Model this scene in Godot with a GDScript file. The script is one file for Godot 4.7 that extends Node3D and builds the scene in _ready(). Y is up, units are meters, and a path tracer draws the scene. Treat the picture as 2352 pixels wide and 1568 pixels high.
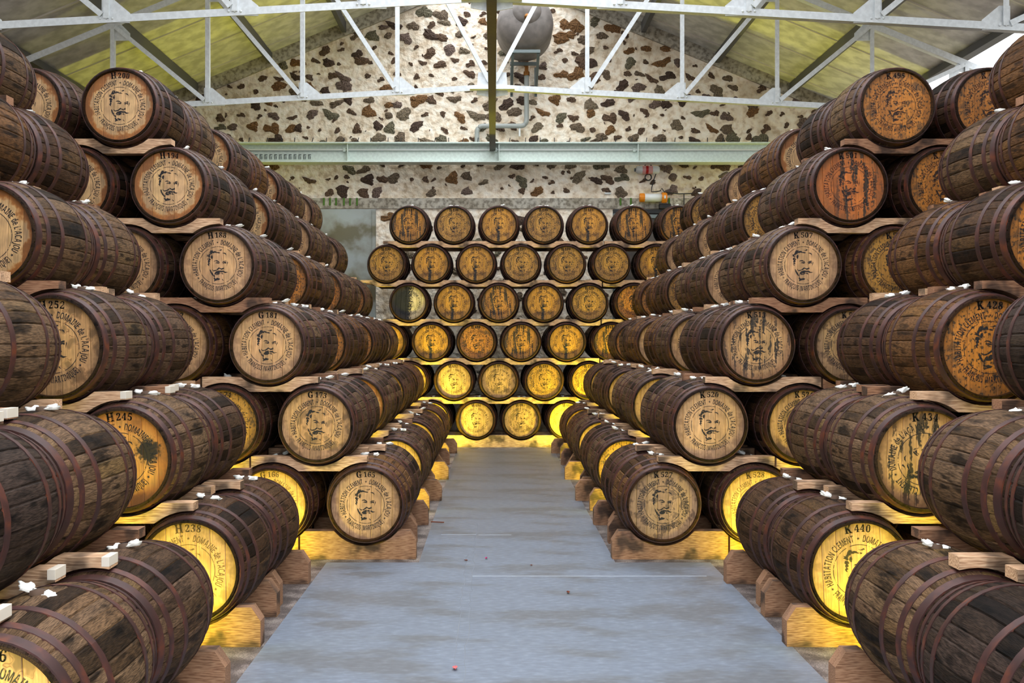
extends Node3D
# A barrel cellar: two long stacks of oak barrels either side of a painted aisle, a third stack across
# the far end, under a steel-trussed roof with a rubble-stone gable.

const R := 0.333            # barrel radius at the bilge
const RC := 0.280           # barrel radius at the chime
const BL := 0.80            # barrel length
const TIER := 0.603         # height from one tier to the next
const C0 := 0.42            # axis height of the bottom tier
const WALL_Z := -17.4
const FONT_PX := 64

var rng := RandomNumberGenerator.new()
var names := {}
var glyphs := {}
var serif: SystemFont
var sans: SystemFont
var M := {}                 # materials
var wood: Array = []        # stave materials, by tone
var headm: Array = []       # head materials, by style
var ink: Array = []
var stave_mesh: Array = []  # [width][pattern]
var body_mesh: Array = []
var hoop_mesh: Array = []
var board_mesh: Array = []  # [set][board]
var cloth_mesh: Array = []
var bearer_cache := {}
var disc_mesh: Mesh
var bung_mesh: Mesh
var print_mesh: Mesh
var number_cache := {}
var inner: SurfaceTool      # bearers deep in the stacks
var unseen: Array = []      # places of barrels deep in the stacks


func _ready() -> void:
	# ---------- camera
	var cam := Camera3D.new()
	cam.name = "camera"
	cam.projection = Camera3D.PROJECTION_FRUSTUM
	cam.near = 0.05
	cam.far = 200.0
	cam.size = 2.0 * cam.near * 784.0 / 2287.0
	cam.frustum_offset = Vector2(42.0, -3.0) / 2287.0 * cam.near
	cam.position = Vector3(0, 1.664, 0)
	add_child(cam)
	# ---------- sky, exposure
	var we := WorldEnvironment.new()
	we.name = "environment"
	var env := Environment.new()
	var sm := ProceduralSkyMaterial.new()
	sm.sky_top_color = Color(1.50, 1.52, 1.55)
	sm.sky_curve = 0.5
	sm.sky_horizon_color = Color(0.93, 0.96, 1.0)
	sm.ground_bottom_color = Color(0.62, 0.60, 0.56)
	sm.ground_horizon_color = Color(0.80, 0.79, 0.76)
	sm.sky_energy_multiplier = 1.0
	sm.ground_energy_multiplier = 1.0
	env.background_mode = Environment.BG_SKY
	env.sky = Sky.new()
	env.sky.sky_material = sm
	env.tonemap_mode = Environment.TONE_MAPPER_LINEAR
	env.tonemap_exposure = 2.6
	env.sdfgi_enabled = true
	env.ssao_enabled = true
	env.ssil_enabled = true
	we.environment = env
	add_child(we)
	# ---------- everything else
	rng.seed = 7
	serif = font("Droid Serif")
	sans = font("Droid Sans")
	make_materials()
	make_shapes()
	build_shell()
	build_back_wall()
	build_trusses()
	build_fittings()
	build_stacks()
	build_lamps()
	build_small()


# =====================================================================  helpers
func font(n: String) -> SystemFont:
	var f := SystemFont.new()
	f.font_names = PackedStringArray([n])
	f.font_weight = 700
	return f


func mi(called: String, mesh: Mesh, mat: Material, parent: Node3D, at := Vector3.ZERO) -> MeshInstance3D:
	var o := MeshInstance3D.new()
	o.name = numbered(called) if parent == self else called
	o.mesh = mesh
	o.material_override = mat
	o.position = at
	parent.add_child(o, true)
	return o


func numbered(called: String) -> String:
	names[called] = names.get(called, -1) + 1
	return called if names[called] == 0 else "%s_%03d" % [called, names[called]]


func thing(called: String, label: String, category: String, at := Vector3.ZERO, group := "") -> Node3D:
	var o := Node3D.new()
	o.name = numbered(called)
	add_child(o)
	o.position = at
	return tag(o, label, category, group)


func tag(o: Node3D, label: String, category: String, group := "", kind := "") -> Node3D:
	o.set_meta("label", label)
	o.set_meta("category", category)
	if group:
		o.set_meta("group", group)
	if kind:
		o.set_meta("kind", kind)
	return o


func struct(called: String, label: String, category: String) -> Node3D:
	var o := Node3D.new()
	o.name = called
	add_child(o)
	return tag(o, label, category, "", "structure")


func tool() -> SurfaceTool:
	var st := SurfaceTool.new()
	st.begin(Mesh.PRIMITIVE_TRIANGLES)
	return st


func done(st: SurfaceTool) -> ArrayMesh:
	st.generate_normals()
	return st.commit()


# a flat quad facing away from «inside»
func quad(st: SurfaceTool, a: Vector3, b: Vector3, c: Vector3, d: Vector3, out: Vector3, col := Color.WHITE) -> void:
	var n := (c - a).cross(b - a)
	if n.length_squared() < 1e-14:
		n = (d - a).cross(c - a)
	var p := [a, b, c, a, c, d] if n.dot(out) > 0 else [a, c, b, a, d, c]
	st.set_smooth_group(-1)
	for v in p:
		st.set_color(col)
		st.add_vertex(v)


func box(st: SurfaceTool, lo: Vector3, hi: Vector3, ch := 0.0) -> void:
	# a box with chamfered edges
	var c := (lo + hi) / 2.0
	var h := (hi - lo) / 2.0
	ch = minf(ch, minf(h.x, minf(h.y, h.z)) * 0.8)
	for ax in 3:
		for s in [-1.0, 1.0]:
			var u := (ax + 1) % 3
			var w := (ax + 2) % 3
			var pts := []
			for k in [[-1, -1], [1, -1], [1, 1], [-1, 1]]:
				var p := Vector3()
				p[ax] = s * h[ax]
				p[u] = k[0] * (h[u] - ch)
				p[w] = k[1] * (h[w] - ch)
				pts.append(c + p)
			var out := Vector3()
			out[ax] = s
			quad(st, pts[0], pts[1], pts[2], pts[3], out)
	if ch <= 0.0:
		return
	for ax in 3:
		var u := (ax + 1) % 3
		var w := (ax + 2) % 3
		for su in [-1.0, 1.0]:
			for sw in [-1.0, 1.0]:
				var pts := []
				for k in [[-1, 0], [1, 0], [1, 1], [-1, 1]]:
					var p := Vector3()
					p[ax] = k[0] * (h[ax] - ch)
					p[u] = su * (h[u] - (ch if k[1] == 1 else 0.0))
					p[w] = sw * (h[w] - (0.0 if k[1] == 1 else ch))
					pts.append(c + p)
				var out := Vector3()
				out[u] = su
				out[w] = sw
				quad(st, pts[0], pts[1], pts[2], pts[3], out)


func box_mesh(size: Vector3, ch := 0.004) -> ArrayMesh:
	var st := tool()
	box(st, -size / 2.0, size / 2.0, ch)
	return done(st)


# a straight bar of rectangular section from a to b; w across, h along «up»
func bar(st: SurfaceTool, a: Vector3, b: Vector3, w: float, h: float, up := Vector3.UP) -> void:
	var d := (b - a).normalized()
	var side := d.cross(up).normalized()
	var top := side.cross(d).normalized()
	var o := [side * w / 2 + top * h / 2, -side * w / 2 + top * h / 2, -side * w / 2 - top * h / 2, side * w / 2 - top * h / 2]
	for k in 4:
		var p: Vector3 = o[k]
		var q: Vector3 = o[(k + 1) % 4]
		quad(st, a + p, a + q, b + q, b + p, p + q)
	quad(st, a + o[0], a + o[1], a + o[2], a + o[3], -d)
	quad(st, b + o[0], b + o[1], b + o[2], b + o[3], d)


# an angle iron: two thin legs; «face» is the way the upright leg faces
func angle_iron(a: Vector3, b: Vector3, w: float, t: float, face: Vector3) -> ArrayMesh:
	var st := tool()
	var d := (b - a).normalized()
	var side := d.cross(face).normalized()
	bar(st, a, b, w, t, face)
	bar(st, a + side * (w / 2 - t / 2) - face * w / 2, b + side * (w / 2 - t / 2) - face * w / 2, t, w, face)
	return done(st)


func tube(st: SurfaceTool, path: Array, r: float, n := 10) -> void:
	var rings := []
	for i in path.size():
		var p: Vector3 = path[i]
		var d: Vector3 = (path[mini(i + 1, path.size() - 1)] - path[maxi(i - 1, 0)]).normalized()
		var u := d.cross(Vector3.RIGHT if absf(d.x) < 0.8 else Vector3.FORWARD).normalized()
		var v := d.cross(u)
		var ring := []
		for k in n:
			ring.append(p + (u * cos(TAU * k / n) + v * sin(TAU * k / n)) * r)
		rings.append([ring, p])
	st.set_smooth_group(0)
	for i in path.size() - 1:
		for k in n:
			smooth_quad(st, rings[i][0][k], rings[i][0][(k + 1) % n], rings[i + 1][0][(k + 1) % n], rings[i + 1][0][k], rings[i][0][k] - rings[i][1])
	for e in [0, path.size() - 1]:
		var out: Vector3 = path[0] - path[1] if e == 0 else path[e] - path[e - 1]
		for k in range(1, n - 1):
			quad(st, rings[e][0][0], rings[e][0][k], rings[e][0][k + 1], rings[e][0][k + 1], out)


func smooth_quad(st: SurfaceTool, a: Vector3, b: Vector3, c: Vector3, d: Vector3, out: Vector3, group := 0) -> void:
	var n := (c - a).cross(b - a)
	if n.length_squared() < 1e-14:
		n = (d - a).cross(c - a)
	st.set_smooth_group(group)
	st.set_color(Color.WHITE)
	for v in ([a, b, c, a, c, d] if n.dot(out) > 0 else [a, c, b, a, d, c]):
		st.add_vertex(v)


# turned about the z axis; profile of Vector2(radius, z)
func lathe(st: SurfaceTool, prof: Array, n := 24, at := Vector3.ZERO, sharp := false, crease := false) -> void:
	for i in prof.size() - 1:
		var p: Vector2 = prof[i]
		var q: Vector2 = prof[i + 1]
		var nr := Vector2(-(q.y - p.y), q.x - p.x)   # left of the way along
		for k in n:
			var a := TAU * k / n
			var b := TAU * (k + 1) / n
			var m := (a + b) / 2
			var out := Vector3(cos(m) * nr.x, sin(m) * nr.x, nr.y)
			var v := [Vector3(cos(a) * p.x, sin(a) * p.x, p.y), Vector3(cos(b) * p.x, sin(b) * p.x, p.y), Vector3(cos(b) * q.x, sin(b) * q.x, q.y), Vector3(cos(a) * q.x, sin(a) * q.x, q.y)]
			if sharp:
				quad(st, at + v[0], at + v[1], at + v[2], at + v[3], out)
			else:
				smooth_quad(st, at + v[0], at + v[1], at + v[2], at + v[3], out, i + 1 if crease else 0)


# =====================================================================  materials
func noise_tex(freq: float, oct: int, cols: Array, offs: Array, size := 512, sd := 1, type := FastNoiseLite.TYPE_SIMPLEX_SMOOTH) -> NoiseTexture2D:
	var n := FastNoiseLite.new()
	n.noise_type = type
	n.seed = sd
	n.frequency = freq
	n.fractal_octaves = oct
	var t := NoiseTexture2D.new()
	t.width = size
	t.height = size
	t.seamless = true
	t.noise = n
	if cols.size():
		var g := Gradient.new()
		g.offsets = PackedFloat32Array(offs)
		g.colors = PackedColorArray(cols)
		t.color_ramp = g
	return t


func gray(v: float, a := 1.0) -> Color:
	return Color(v, v, v, a)


func mat(col: Color, rough := 0.8, metal := 0.0) -> StandardMaterial3D:
	var m := StandardMaterial3D.new()
	m.albedo_color = col
	m.roughness = rough
	m.metallic = metal
	return m


func tri(m: StandardMaterial3D, t: Texture2D, scale: Vector3) -> StandardMaterial3D:
	m.albedo_texture = t
	m.uv1_triplanar = true
	m.uv1_world_triplanar = true
	m.uv1_scale = scale
	return m


func detail(m: StandardMaterial3D, t: Texture2D, scale: Vector3, mode := BaseMaterial3D.BLEND_MODE_MUL) -> StandardMaterial3D:
	m.detail_enabled = true
	m.detail_albedo = t
	m.detail_blend_mode = mode
	m.detail_uv_layer = BaseMaterial3D.DETAIL_UV_2
	m.uv2_triplanar = true
	m.uv2_world_triplanar = true
	m.uv2_scale = scale
	return m


func make_materials() -> void:
	var grain := noise_tex(0.02, 4, [gray(0.5), gray(0.8), gray(1.0)], [0.22, 0.5, 0.75], 512, 3)
	var grime := noise_tex(0.008, 5, [gray(0.4), gray(0.75), gray(1.0), gray(1.0)], [0.22, 0.34, 0.46, 1.0], 512, 5)
	var fine := noise_tex(0.05, 4, [gray(0.0), gray(1.0)], [0.2, 0.8], 512, 9)
	# barrel staves: weathered oak in several tones
	for c in [Color(0.49, 0.385, 0.29), Color(0.37, 0.27, 0.195), Color(0.50, 0.355, 0.225), Color(0.275, 0.22, 0.19), Color(0.43, 0.335, 0.26)]:
		var m := tri(mat(c, 0.68), grain, Vector3(24, 24, 1.7))
		m.metallic_specular = 0.22
		detail(m, grime, Vector3(3.5, 3.5, 0.7))
		m.vertex_color_use_as_albedo = true
		m.heightmap_enabled = true
		m.heightmap_texture = grain
		m.heightmap_scale = 0.15
		wood.append(m)
	var rust := noise_tex(0.012, 5, [Color(0.24, 0.15, 0.14), Color(0.33, 0.20, 0.18), Color(0.52, 0.29, 0.16)], [0.3, 0.6, 0.92], 512, 11)
	M.hoop = tri(mat(Color(0.82, 0.74, 0.72), 0.58), rust, Vector3(1.3, 1.3, 1.3))
	M.hoop.metallic = 0.15
	M.chime = mat(Color(0.16, 0.13, 0.12), 0.6)
	# head boards
	for k in 12:
		var t := head_texture(k)
		var m := mat(Color.WHITE, 0.62)
		m.albedo_texture = t
		m.vertex_color_use_as_albedo = true
		m.texture_repeat = false
		m.heightmap_enabled = true
		m.heightmap_texture = t
		m.heightmap_scale = 0.12
		headm.append(m)
	var worn := noise_tex(0.03, 5, [gray(1.0, 0.3), gray(1.0, 0.9), gray(1.0, 1.0)], [0.22, 0.34, 0.48], 512, 13)
	for a in [0.95, 0.78, 0.52]:
		var m := mat(Color(0.10, 0.09, 0.11, a), 0.8)
		m.transparency = BaseMaterial3D.TRANSPARENCY_ALPHA
		tri(m, worn, Vector3(2.5, 2.5, 2.5))
		ink.append(m)
	M.rear = mat(Color(0.30, 0.22, 0.15), 0.8)
	# sawn timber of the bearers: grain runs along x
	var sawn := noise_tex(0.018, 4, [Color(0.66, 0.52, 0.40), Color(0.83, 0.69, 0.56), Color(0.92, 0.80, 0.67)], [0.2, 0.5, 0.8], 512, 21)
	var patch := noise_tex(0.006, 4, [gray(0.5), gray(0.9), gray(1.0)], [0.2, 0.4, 0.58], 512, 23)
	M.plank = detail(tri(mat(Color(0.96, 0.92, 0.88), 0.8), sawn, Vector3(0.9, 11, 11)), patch, Vector3(0.8, 0.8, 0.8))
	M.plank_dark = detail(tri(mat(Color(0.70, 0.60, 0.54), 0.8), sawn, Vector3(1.0, 12, 12)), patch, Vector3(1.1, 1.1, 1.1))
	M.chock = detail(tri(mat(Color(0.70, 0.62, 0.57), 0.82), sawn, Vector3(1.2, 13, 13)), patch, Vector3(1.0, 1.0, 1.0))
	for k in ["plank", "plank_dark", "chock"]:
		M[k].heightmap_enabled = true
		M[k].heightmap_texture = sawn
		M[k].heightmap_scale = 0.2
	M.end_paint = mat(Color(0.84, 0.80, 0.74), 0.8)
	M.cloth = mat(Color(0.93, 0.92, 0.89), 0.95)
	M.cloth.rim_enabled = true
	M.cloth.rim = 0.3
	M.bung = mat(Color(0.30, 0.22, 0.16), 0.8)
	# floor
	var conc := noise_tex(0.012, 5, [Color(0.36, 0.33, 0.32), Color(0.50, 0.47, 0.46), Color(0.62, 0.60, 0.58)], [0.25, 0.5, 0.8], 512, 31)
	M.concrete = detail(tri(mat(Color(0.92, 0.88, 0.86), 0.75), conc, Vector3(0.8, 0.8, 0.8)), noise_tex(0.06, 3, [gray(0.75), gray(1.0)], [0.3, 0.6], 512, 33), Vector3(2.3, 2.3, 2.3))
	var paint := noise_tex(0.012, 6, [Color(0.52, 0.54, 0.58), Color(0.54, 0.565, 0.605), Color(0.56, 0.588, 0.63), Color(0.63, 0.66, 0.70)], [0.2, 0.42, 0.66, 1.0], 1024, 35)
	var wear := noise_tex(0.006, 5, [Color(0.90, 0.87, 0.83), Color(0.965, 0.955, 0.94), gray(1.0)], [0.28, 0.42, 0.6], 512, 37)
	M.paint = detail(tri(mat(Color(0.785, 0.81, 0.84), 0.5), paint, Vector3(0.9, 1, 2.0)), wear, Vector3(0.35, 0.35, 0.8))
	M.paint.heightmap_enabled = true
	M.paint.heightmap_texture = paint
	M.paint.heightmap_scale = 0.1
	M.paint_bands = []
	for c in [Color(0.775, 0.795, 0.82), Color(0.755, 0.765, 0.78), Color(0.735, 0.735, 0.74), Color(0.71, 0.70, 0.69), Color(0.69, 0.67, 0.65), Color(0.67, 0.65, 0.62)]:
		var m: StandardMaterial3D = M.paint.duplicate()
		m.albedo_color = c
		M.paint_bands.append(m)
	M.crack = mat(Color(0.46, 0.48, 0.51), 0.9)
	M.scuff = mat(Color(0.64, 0.67, 0.71), 0.7)
	# wall
	var mortar := noise_tex(0.010, 6, [Color(0.84, 0.78, 0.70), Color(0.95, 0.91, 0.85), Color(0.98, 0.96, 0.92)], [0.2, 0.42, 0.7], 1024, 41)
	var damp := noise_tex(0.006, 4, [Color(0.88, 0.86, 0.83), Color(0.985, 0.975, 0.96), Color(1, 1, 1)], [0.2, 0.4, 0.58], 512, 43)
	M.mortar = detail(tri(mat(Color(1.0, 0.98, 0.95), 0.95), mortar, Vector3(0.6, 0.6, 0.6)), damp, Vector3(0.22, 0.22, 0.22))
	M.mortar.heightmap_enabled = true
	M.mortar.heightmap_texture = noise_tex(0.02, 5, [], [], 512, 45)
	M.mortar.heightmap_scale = 2.5
	var stone := noise_tex(0.03, 5, [gray(0.45), gray(0.8), gray(1.0)], [0.25, 0.5, 0.8], 512, 47)
	M.stones = []
	for c in [Color(0.54, 0.46, 0.37), Color(0.49, 0.38, 0.29), Color(0.60, 0.53, 0.43), Color(0.38, 0.29, 0.235), Color(0.60, 0.43, 0.25), Color(0.55, 0.46, 0.41), Color(0.53, 0.50, 0.40)]:
		var m := tri(mat(c, 0.85), stone, Vector3(2.5, 2.5, 2.5))
		m.heightmap_enabled = true
		m.heightmap_texture = stone
		m.heightmap_scale = 1.0
		M.stones.append(m)
	M.cement = detail(tri(mat(Color(0.98, 0.97, 0.95), 0.9), noise_tex(0.02, 5, [Color(0.52, 0.50, 0.46), Color(0.68, 0.66, 0.62), Color(0.76, 0.74, 0.70)], [0.25, 0.5, 0.8], 512, 49), Vector3(1, 1, 1)), damp, Vector3(0.5, 0.5, 0.5))
	M.plaster = detail(tri(mat(Color(1, 1, 1), 0.9), noise_tex(0.006, 5, [Color(0.46, 0.44, 0.36), Color(0.60, 0.61, 0.58), Color(0.66, 0.69, 0.68)], [0.22, 0.42, 0.65], 512, 51), Vector3(0.5, 0.5, 0.5)), damp, Vector3(0.3, 0.3, 0.3))
	M.moss = mat(Color(0.30, 0.45, 0.16), 0.9)
	M.side = tri(mat(Color(0.62, 0.60, 0.57), 0.9), mortar, Vector3(0.5, 0.5, 0.5))
	# steel and roof
	var steelt := noise_tex(0.03, 4, [gray(0.95), gray(1.0)], [0.3, 0.7], 256, 53)
	M.steel = tri(mat(Color(0.88, 0.90, 0.91), 0.42), steelt, Vector3(2, 2, 2))
	M.beam = tri(mat(Color(0.84, 0.89, 0.86), 0.4), steelt, Vector3(2, 2, 2))
	M.purlin = mat(Color(0.33, 0.33, 0.33), 0.6)
	M.tie = tri(mat(Color(0.36, 0.34, 0.31), 0.6), steelt, Vector3(2, 2, 2))
	var rooft := noise_tex(0.012, 4, [gray(0.82), gray(1.0)], [0.3, 0.7], 512, 55)
	M.roof = tri(mat(Color(0.87, 0.86, 0.85), 0.6), rooft, Vector3(0.6, 0.6, 0.6))
	M.roof_green = tri(mat(Color(0.66, 0.64, 0.50), 0.6), rooft, Vector3(0.6, 0.6, 0.6))
	M.skylight = mat(Color(0.96, 0.98, 1.0, 0.03), 0.05)
	M.skylight.transparency = BaseMaterial3D.TRANSPARENCY_ALPHA
	M.rib = mat(Color(0.82, 0.80, 0.77), 0.5)
	M.tank = tri(mat(Color(0.50, 0.47, 0.45), 0.55), rooft, Vector3(0.9, 0.9, 0.9))
	M.dark = mat(Color(0.10, 0.10, 0.11), 0.6)
	M.pipe = mat(Color(0.62, 0.64, 0.62), 0.4)
	M.brass = mat(Color(0.55, 0.36, 0.16), 0.4, 0.7)
	M.red = mat(Color(0.70, 0.05, 0.05), 0.4)
	M.white = mat(Color(0.86, 0.87, 0.86), 0.35)
	M.orange = mat(Color(0.85, 0.50, 0.04), 0.5)
	M.frame = mat(Color(0.42, 0.46, 0.46), 0.45, 0.3)
	M.shutter = tri(mat(Color(0.30, 0.27, 0.26), 0.6), rooft, Vector3(1, 1, 1))
	M.glow = mat(Color(1, 0.82, 0.25), 0.5)
	M.glow.emission_enabled = true
	M.glow.emission = Color(1.0, 0.80, 0.10)
	M.glow.emission_energy_multiplier = 0.6
	M.petal = mat(Color(0.75, 0.12, 0.42), 0.7)
	M.petal_pale = mat(Color(0.82, 0.42, 0.42), 0.7)
	M.leaf = mat(Color(0.45, 0.20, 0.09), 0.8)


# the wood of a barrel head: grain, ring stains, runs and soot as the photographed heads have them
func head_texture(style: int) -> ImageTexture:
	var size := 320
	var n := FastNoiseLite.new()
	n.seed = 100 + style
	n.frequency = 1.0
	n.fractal_octaves = 3
	var bases := [Color(0.755, 0.585, 0.415), Color(0.79, 0.635, 0.455), Color(0.75, 0.575, 0.39), Color(0.75, 0.47, 0.17), Color(0.72, 0.40, 0.15), Color(0.74, 0.57, 0.38), Color(0.66, 0.52, 0.38), Color(0.82, 0.58, 0.30), Color(0.73, 0.49, 0.18), Color(0.76, 0.53, 0.19), Color(0.80, 0.72, 0.56), Color(0.71, 0.51, 0.22)]
	var base: Color = bases[style]
	var bytes := PackedByteArray()
	bytes.resize(size * size * 3)
	var i := 0
	var soot := Color(0.11, 0.09, 0.07)
	for yy in size:
		var y := 1.0 - 2.0 * yy / size
		for xx in size:
			var x := 2.0 * xx / size - 1.0
			var r := sqrt(x * x + y * y)
			var g := n.get_noise_2d(x * 24.0, y * 1.6)
			var b := n.get_noise_2d(x * 2.2 + 40.0, y * 2.0)
			var f := n.get_noise_2d(x * 11.0 - 60.0, y * 9.0)
			var c := base * (1.0 + 0.16 * g + 0.16 * b)
			match style:
				0:
					c = c.lerp(Color(0.60, 0.45, 0.36), smoothstep(0.82, 1.0, r + 0.14 * b) * 0.55)
				1:
					c = c.lerp(Color(0.66, 0.37, 0.13), smoothstep(0.76, 0.88, r + 0.16 * b + 0.05 * f) * 0.85)
				2:
					c = c.lerp(Color(0.45, 0.34, 0.22), smoothstep(0.1, 0.35, b) * 0.7)
					c = c.lerp(Color(0.38, 0.22, 0.13), smoothstep(0.035, 0.0, absf(b - 0.13)) * 0.6)
				3:
					c = c.lerp(soot, smoothstep(0.18, 0.5, f) * 0.75 + smoothstep(0.22, 0.5, b) * 0.4)
				4:
					var s := n.get_noise_2d(x * 5.0 + 7.0, y * 0.7)
					c = c.lerp(soot, smoothstep(0.05, 0.35, s + 0.5 * f) * 0.85 * smoothstep(1.0, 0.2, absf(x - 0.25)))
				5:
					var s := n.get_noise_2d(x * 6.0, y * 0.8)
					c = c.lerp(soot, smoothstep(0.12, 0.38, s + 0.35 * f) * 0.8)
					c = c.lerp(Color(0.55, 0.36, 0.24), smoothstep(0.7, 1.0, r) * 0.5)
				6:
					c = c.lerp(Color(0.30, 0.23, 0.19), smoothstep(0.0, 0.4, b + 0.4 * f) * 0.65)
				7:
					var q := Vector2(x - 0.56, y - 0.16).length()
					c = c.lerp(Color(0.72, 0.40, 0.12), smoothstep(0.62, 0.85, r + 0.2 * b) * 0.5)
					c = c.lerp(soot, smoothstep(0.30, 0.16, q + 0.12 * f) * 0.92)
				8:
					var s := n.get_noise_2d(x * 4.0 + 3.0, y * 0.5)
					c = c.lerp(soot, smoothstep(0.05, 0.3, s + 0.4 * f) * 0.75)
				9:
					var s := absf(x + 0.08 + 0.12 * n.get_noise_2d(3.0, y * 2.0))
					c = c.lerp(soot, smoothstep(0.12, 0.03, s + 0.06 * f) * smoothstep(0.5, -0.4, y) * 0.9)
					c = c.lerp(Color(0.40, 0.26, 0.10), smoothstep(0.1, 0.5, b + 0.3 * f) * 0.6)
				10:
					c = c.lerp(soot * 0.7, smoothstep(0.18, 0.02, x + 0.25 * f))
				11:
					c = c.lerp(soot, smoothstep(0.12, 0.45, f + 0.5 * b) * 0.6)
			c = c.lerp(Color(0.36, 0.25, 0.15), smoothstep(0.72, 1.02, r + 0.35 * b + 0.12 * f) * 0.38)
			bytes[i] = int(clampf(c.r, 0, 1) * 255)
			bytes[i + 1] = int(clampf(c.g, 0, 1) * 255)
			bytes[i + 2] = int(clampf(c.b, 0, 1) * 255)
			i += 3
	return ImageTexture.create_from_image(Image.create_from_data(size, size, false, Image.FORMAT_RGB8, bytes))


# =====================================================================  shapes shared by the barrels
func rad(z: float) -> float:
	var u := z / (BL / 2)
	return R - (R - RC) * u * u


func stave(width: float, cols: Array, gap := 0.0045) -> ArrayMesh:
	var st := tool()
	var zs := [-0.40, -0.382, -0.294, -0.228, -0.16, -0.055, 0.055, 0.16, 0.228, 0.294, 0.382, 0.40]
	stave_into(st, zs, width, cols, 0.0, gap)
	return done(st)


func stave_into(st: SurfaceTool, zs: Array, width: float, cols: Array, turn: float, gap: float) -> void:
	for i in zs.size() - 1:
		var z0: float = zs[i]
		var z1: float = zs[i + 1]
		var zm := (z0 + z1) / 2
		var band := 0 if zm < -0.294 else 1 if zm < -0.16 else 2 if zm < 0.16 else 3 if zm < 0.294 else 4
		var col: Color = cols[band]
		if absf(zm) > 0.382:
			col = Color(0.22, 0.20, 0.20)
		var ring := []
		for z in [z0, z1]:
			var r := rad(z) - (0.006 if absf(z) > 0.395 else 0.0)
			var half := width / 2
			var e := 0.007 / r
			var row := []
			for p in [[-half, -0.005], [-half + e, 0.0], [0.0, 0.0005], [half - e, 0.0], [half, -0.005]]:
				var a: float = p[0] + turn
				row.append(Vector3(sin(a) * (r + p[1]), cos(a) * (r + p[1]), z))
			ring.append(row)
		for k in 4:
			var out := Vector3(ring[0][k].x + ring[0][k + 1].x, ring[0][k].y + ring[0][k + 1].y, 0)
			quad(st, ring[0][k], ring[0][k + 1], ring[1][k + 1], ring[1][k], out, col)
	# the end grain of the chime, and the inside of its lip
	for s in [-1.0, 1.0]:
		var ro := rad(0.40) - 0.006
		var ri := 0.2585
		var end := []
		for k in 3:
			var a := turn + width * (k - 1) / 2.0
			end.append([Vector3(sin(a) * ro, cos(a) * ro, s * 0.40), Vector3(sin(a) * (ri + 0.004), cos(a) * (ri + 0.004), s * 0.402), Vector3(sin(a) * ri, cos(a) * ri, s * 0.345)])
		for k in 2:
			quad(st, end[k][0], end[k + 1][0], end[k + 1][1], end[k][1], Vector3(0, 0, s), Color(0.26, 0.23, 0.22))
			quad(st, end[k][1], end[k + 1][1], end[k + 1][2], end[k][2], -Vector3(end[k][2].x, end[k][2].y, 0), Color(0.36, 0.31, 0.28))


func patchwork() -> Array:
	# what the weather left between the hoops
	var cols := []
	var tone := rng.randf_range(0.65, 1.15)
	for k in 5:
		var v := tone * rng.randf_range(0.75, 1.25)
		var x := rng.randf()
		var warm := 1.0
		if x < 0.16:
			v *= 0.35
		elif x > 0.86:
			v *= 1.75
			warm = 0.82
		cols.append(Color(v * 1.05, v, v * warm * rng.randf_range(0.84, 0.98)))
	return cols


func make_shapes() -> void:
	for w in [16.0, 13.0, 10.2]:
		var row := []
		for k in 7:
			row.append(stave(deg_to_rad(w), patchwork()))
		stave_mesh.append(row)
	for k in 4:
		var st := tool()
		var a := 0.0
		for w in stave_layout(k):
			stave_into(st, [-0.40, -0.382, -0.294, -0.16, 0.0, 0.16, 0.294, 0.382, 0.40], deg_to_rad(w), patchwork(), deg_to_rad(a + w / 2), 0.0)
			a += w
		body_mesh.append(done(st))
	# hoops at the chime, the quarter and the bilge
	for h in [[0.350, 0.391], [0.277, 0.311], [0.146, 0.180]]:
		var st := tool()
		var ra := rad(h[0]) + 0.0035
		var rb := rad(h[1]) + 0.0035
		lathe(st, [Vector2(rad(h[1]) - 0.004, h[1]), Vector2(rb, h[1]), Vector2(ra, h[0]), Vector2(rad(h[0]) - 0.004, h[0])], 40, Vector3.ZERO, false, true)
		hoop_mesh.append(done(st))
	# head boards, three sets of tones
	var widths := [0.062, 0.080, 0.078, 0.084, 0.076, 0.082, 0.062]
	for s in 6:
		var row := []
		var x := -0.262
		for k in 7:
			var v := rng.randf_range(0.72, 1.10)
			row.append(head_board(x + 0.0006, x + widths[k] * 0.524 / 0.524 - 0.0006, Color(v, v * rng.randf_range(0.96, 1.0), v * rng.randf_range(0.88, 1.0))))
			x += widths[k]
		board_mesh.append(row)
	var d := tool()
	lathe(d, [Vector2(0.0, 0.352), Vector2(0.262, 0.352)], 28)
	disc_mesh = done(d)
	d = tool()
	lathe(d, [Vector2(0.0, 0.016), Vector2(0.026, 0.016), Vector2(0.030, 0.0)], 14)
	bung_mesh = done(d)
	for k in 5:
		cloth_mesh.append(rag(k))
	print_mesh = stencil()


func stave_layout(k: int) -> Array:
	var a := []
	for i in 8:
		a.append(16.0)
	for i in 10:
		a.append(13.0)
	for i in 10:
		a.append(10.2)
	var r := RandomNumberGenerator.new()
	r.seed = 50 + k
	for i in range(a.size() - 1, 0, -1):
		var j := r.randi() % (i + 1)
		var t = a[i]
		a[i] = a[j]
		a[j] = t
	return a


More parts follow.
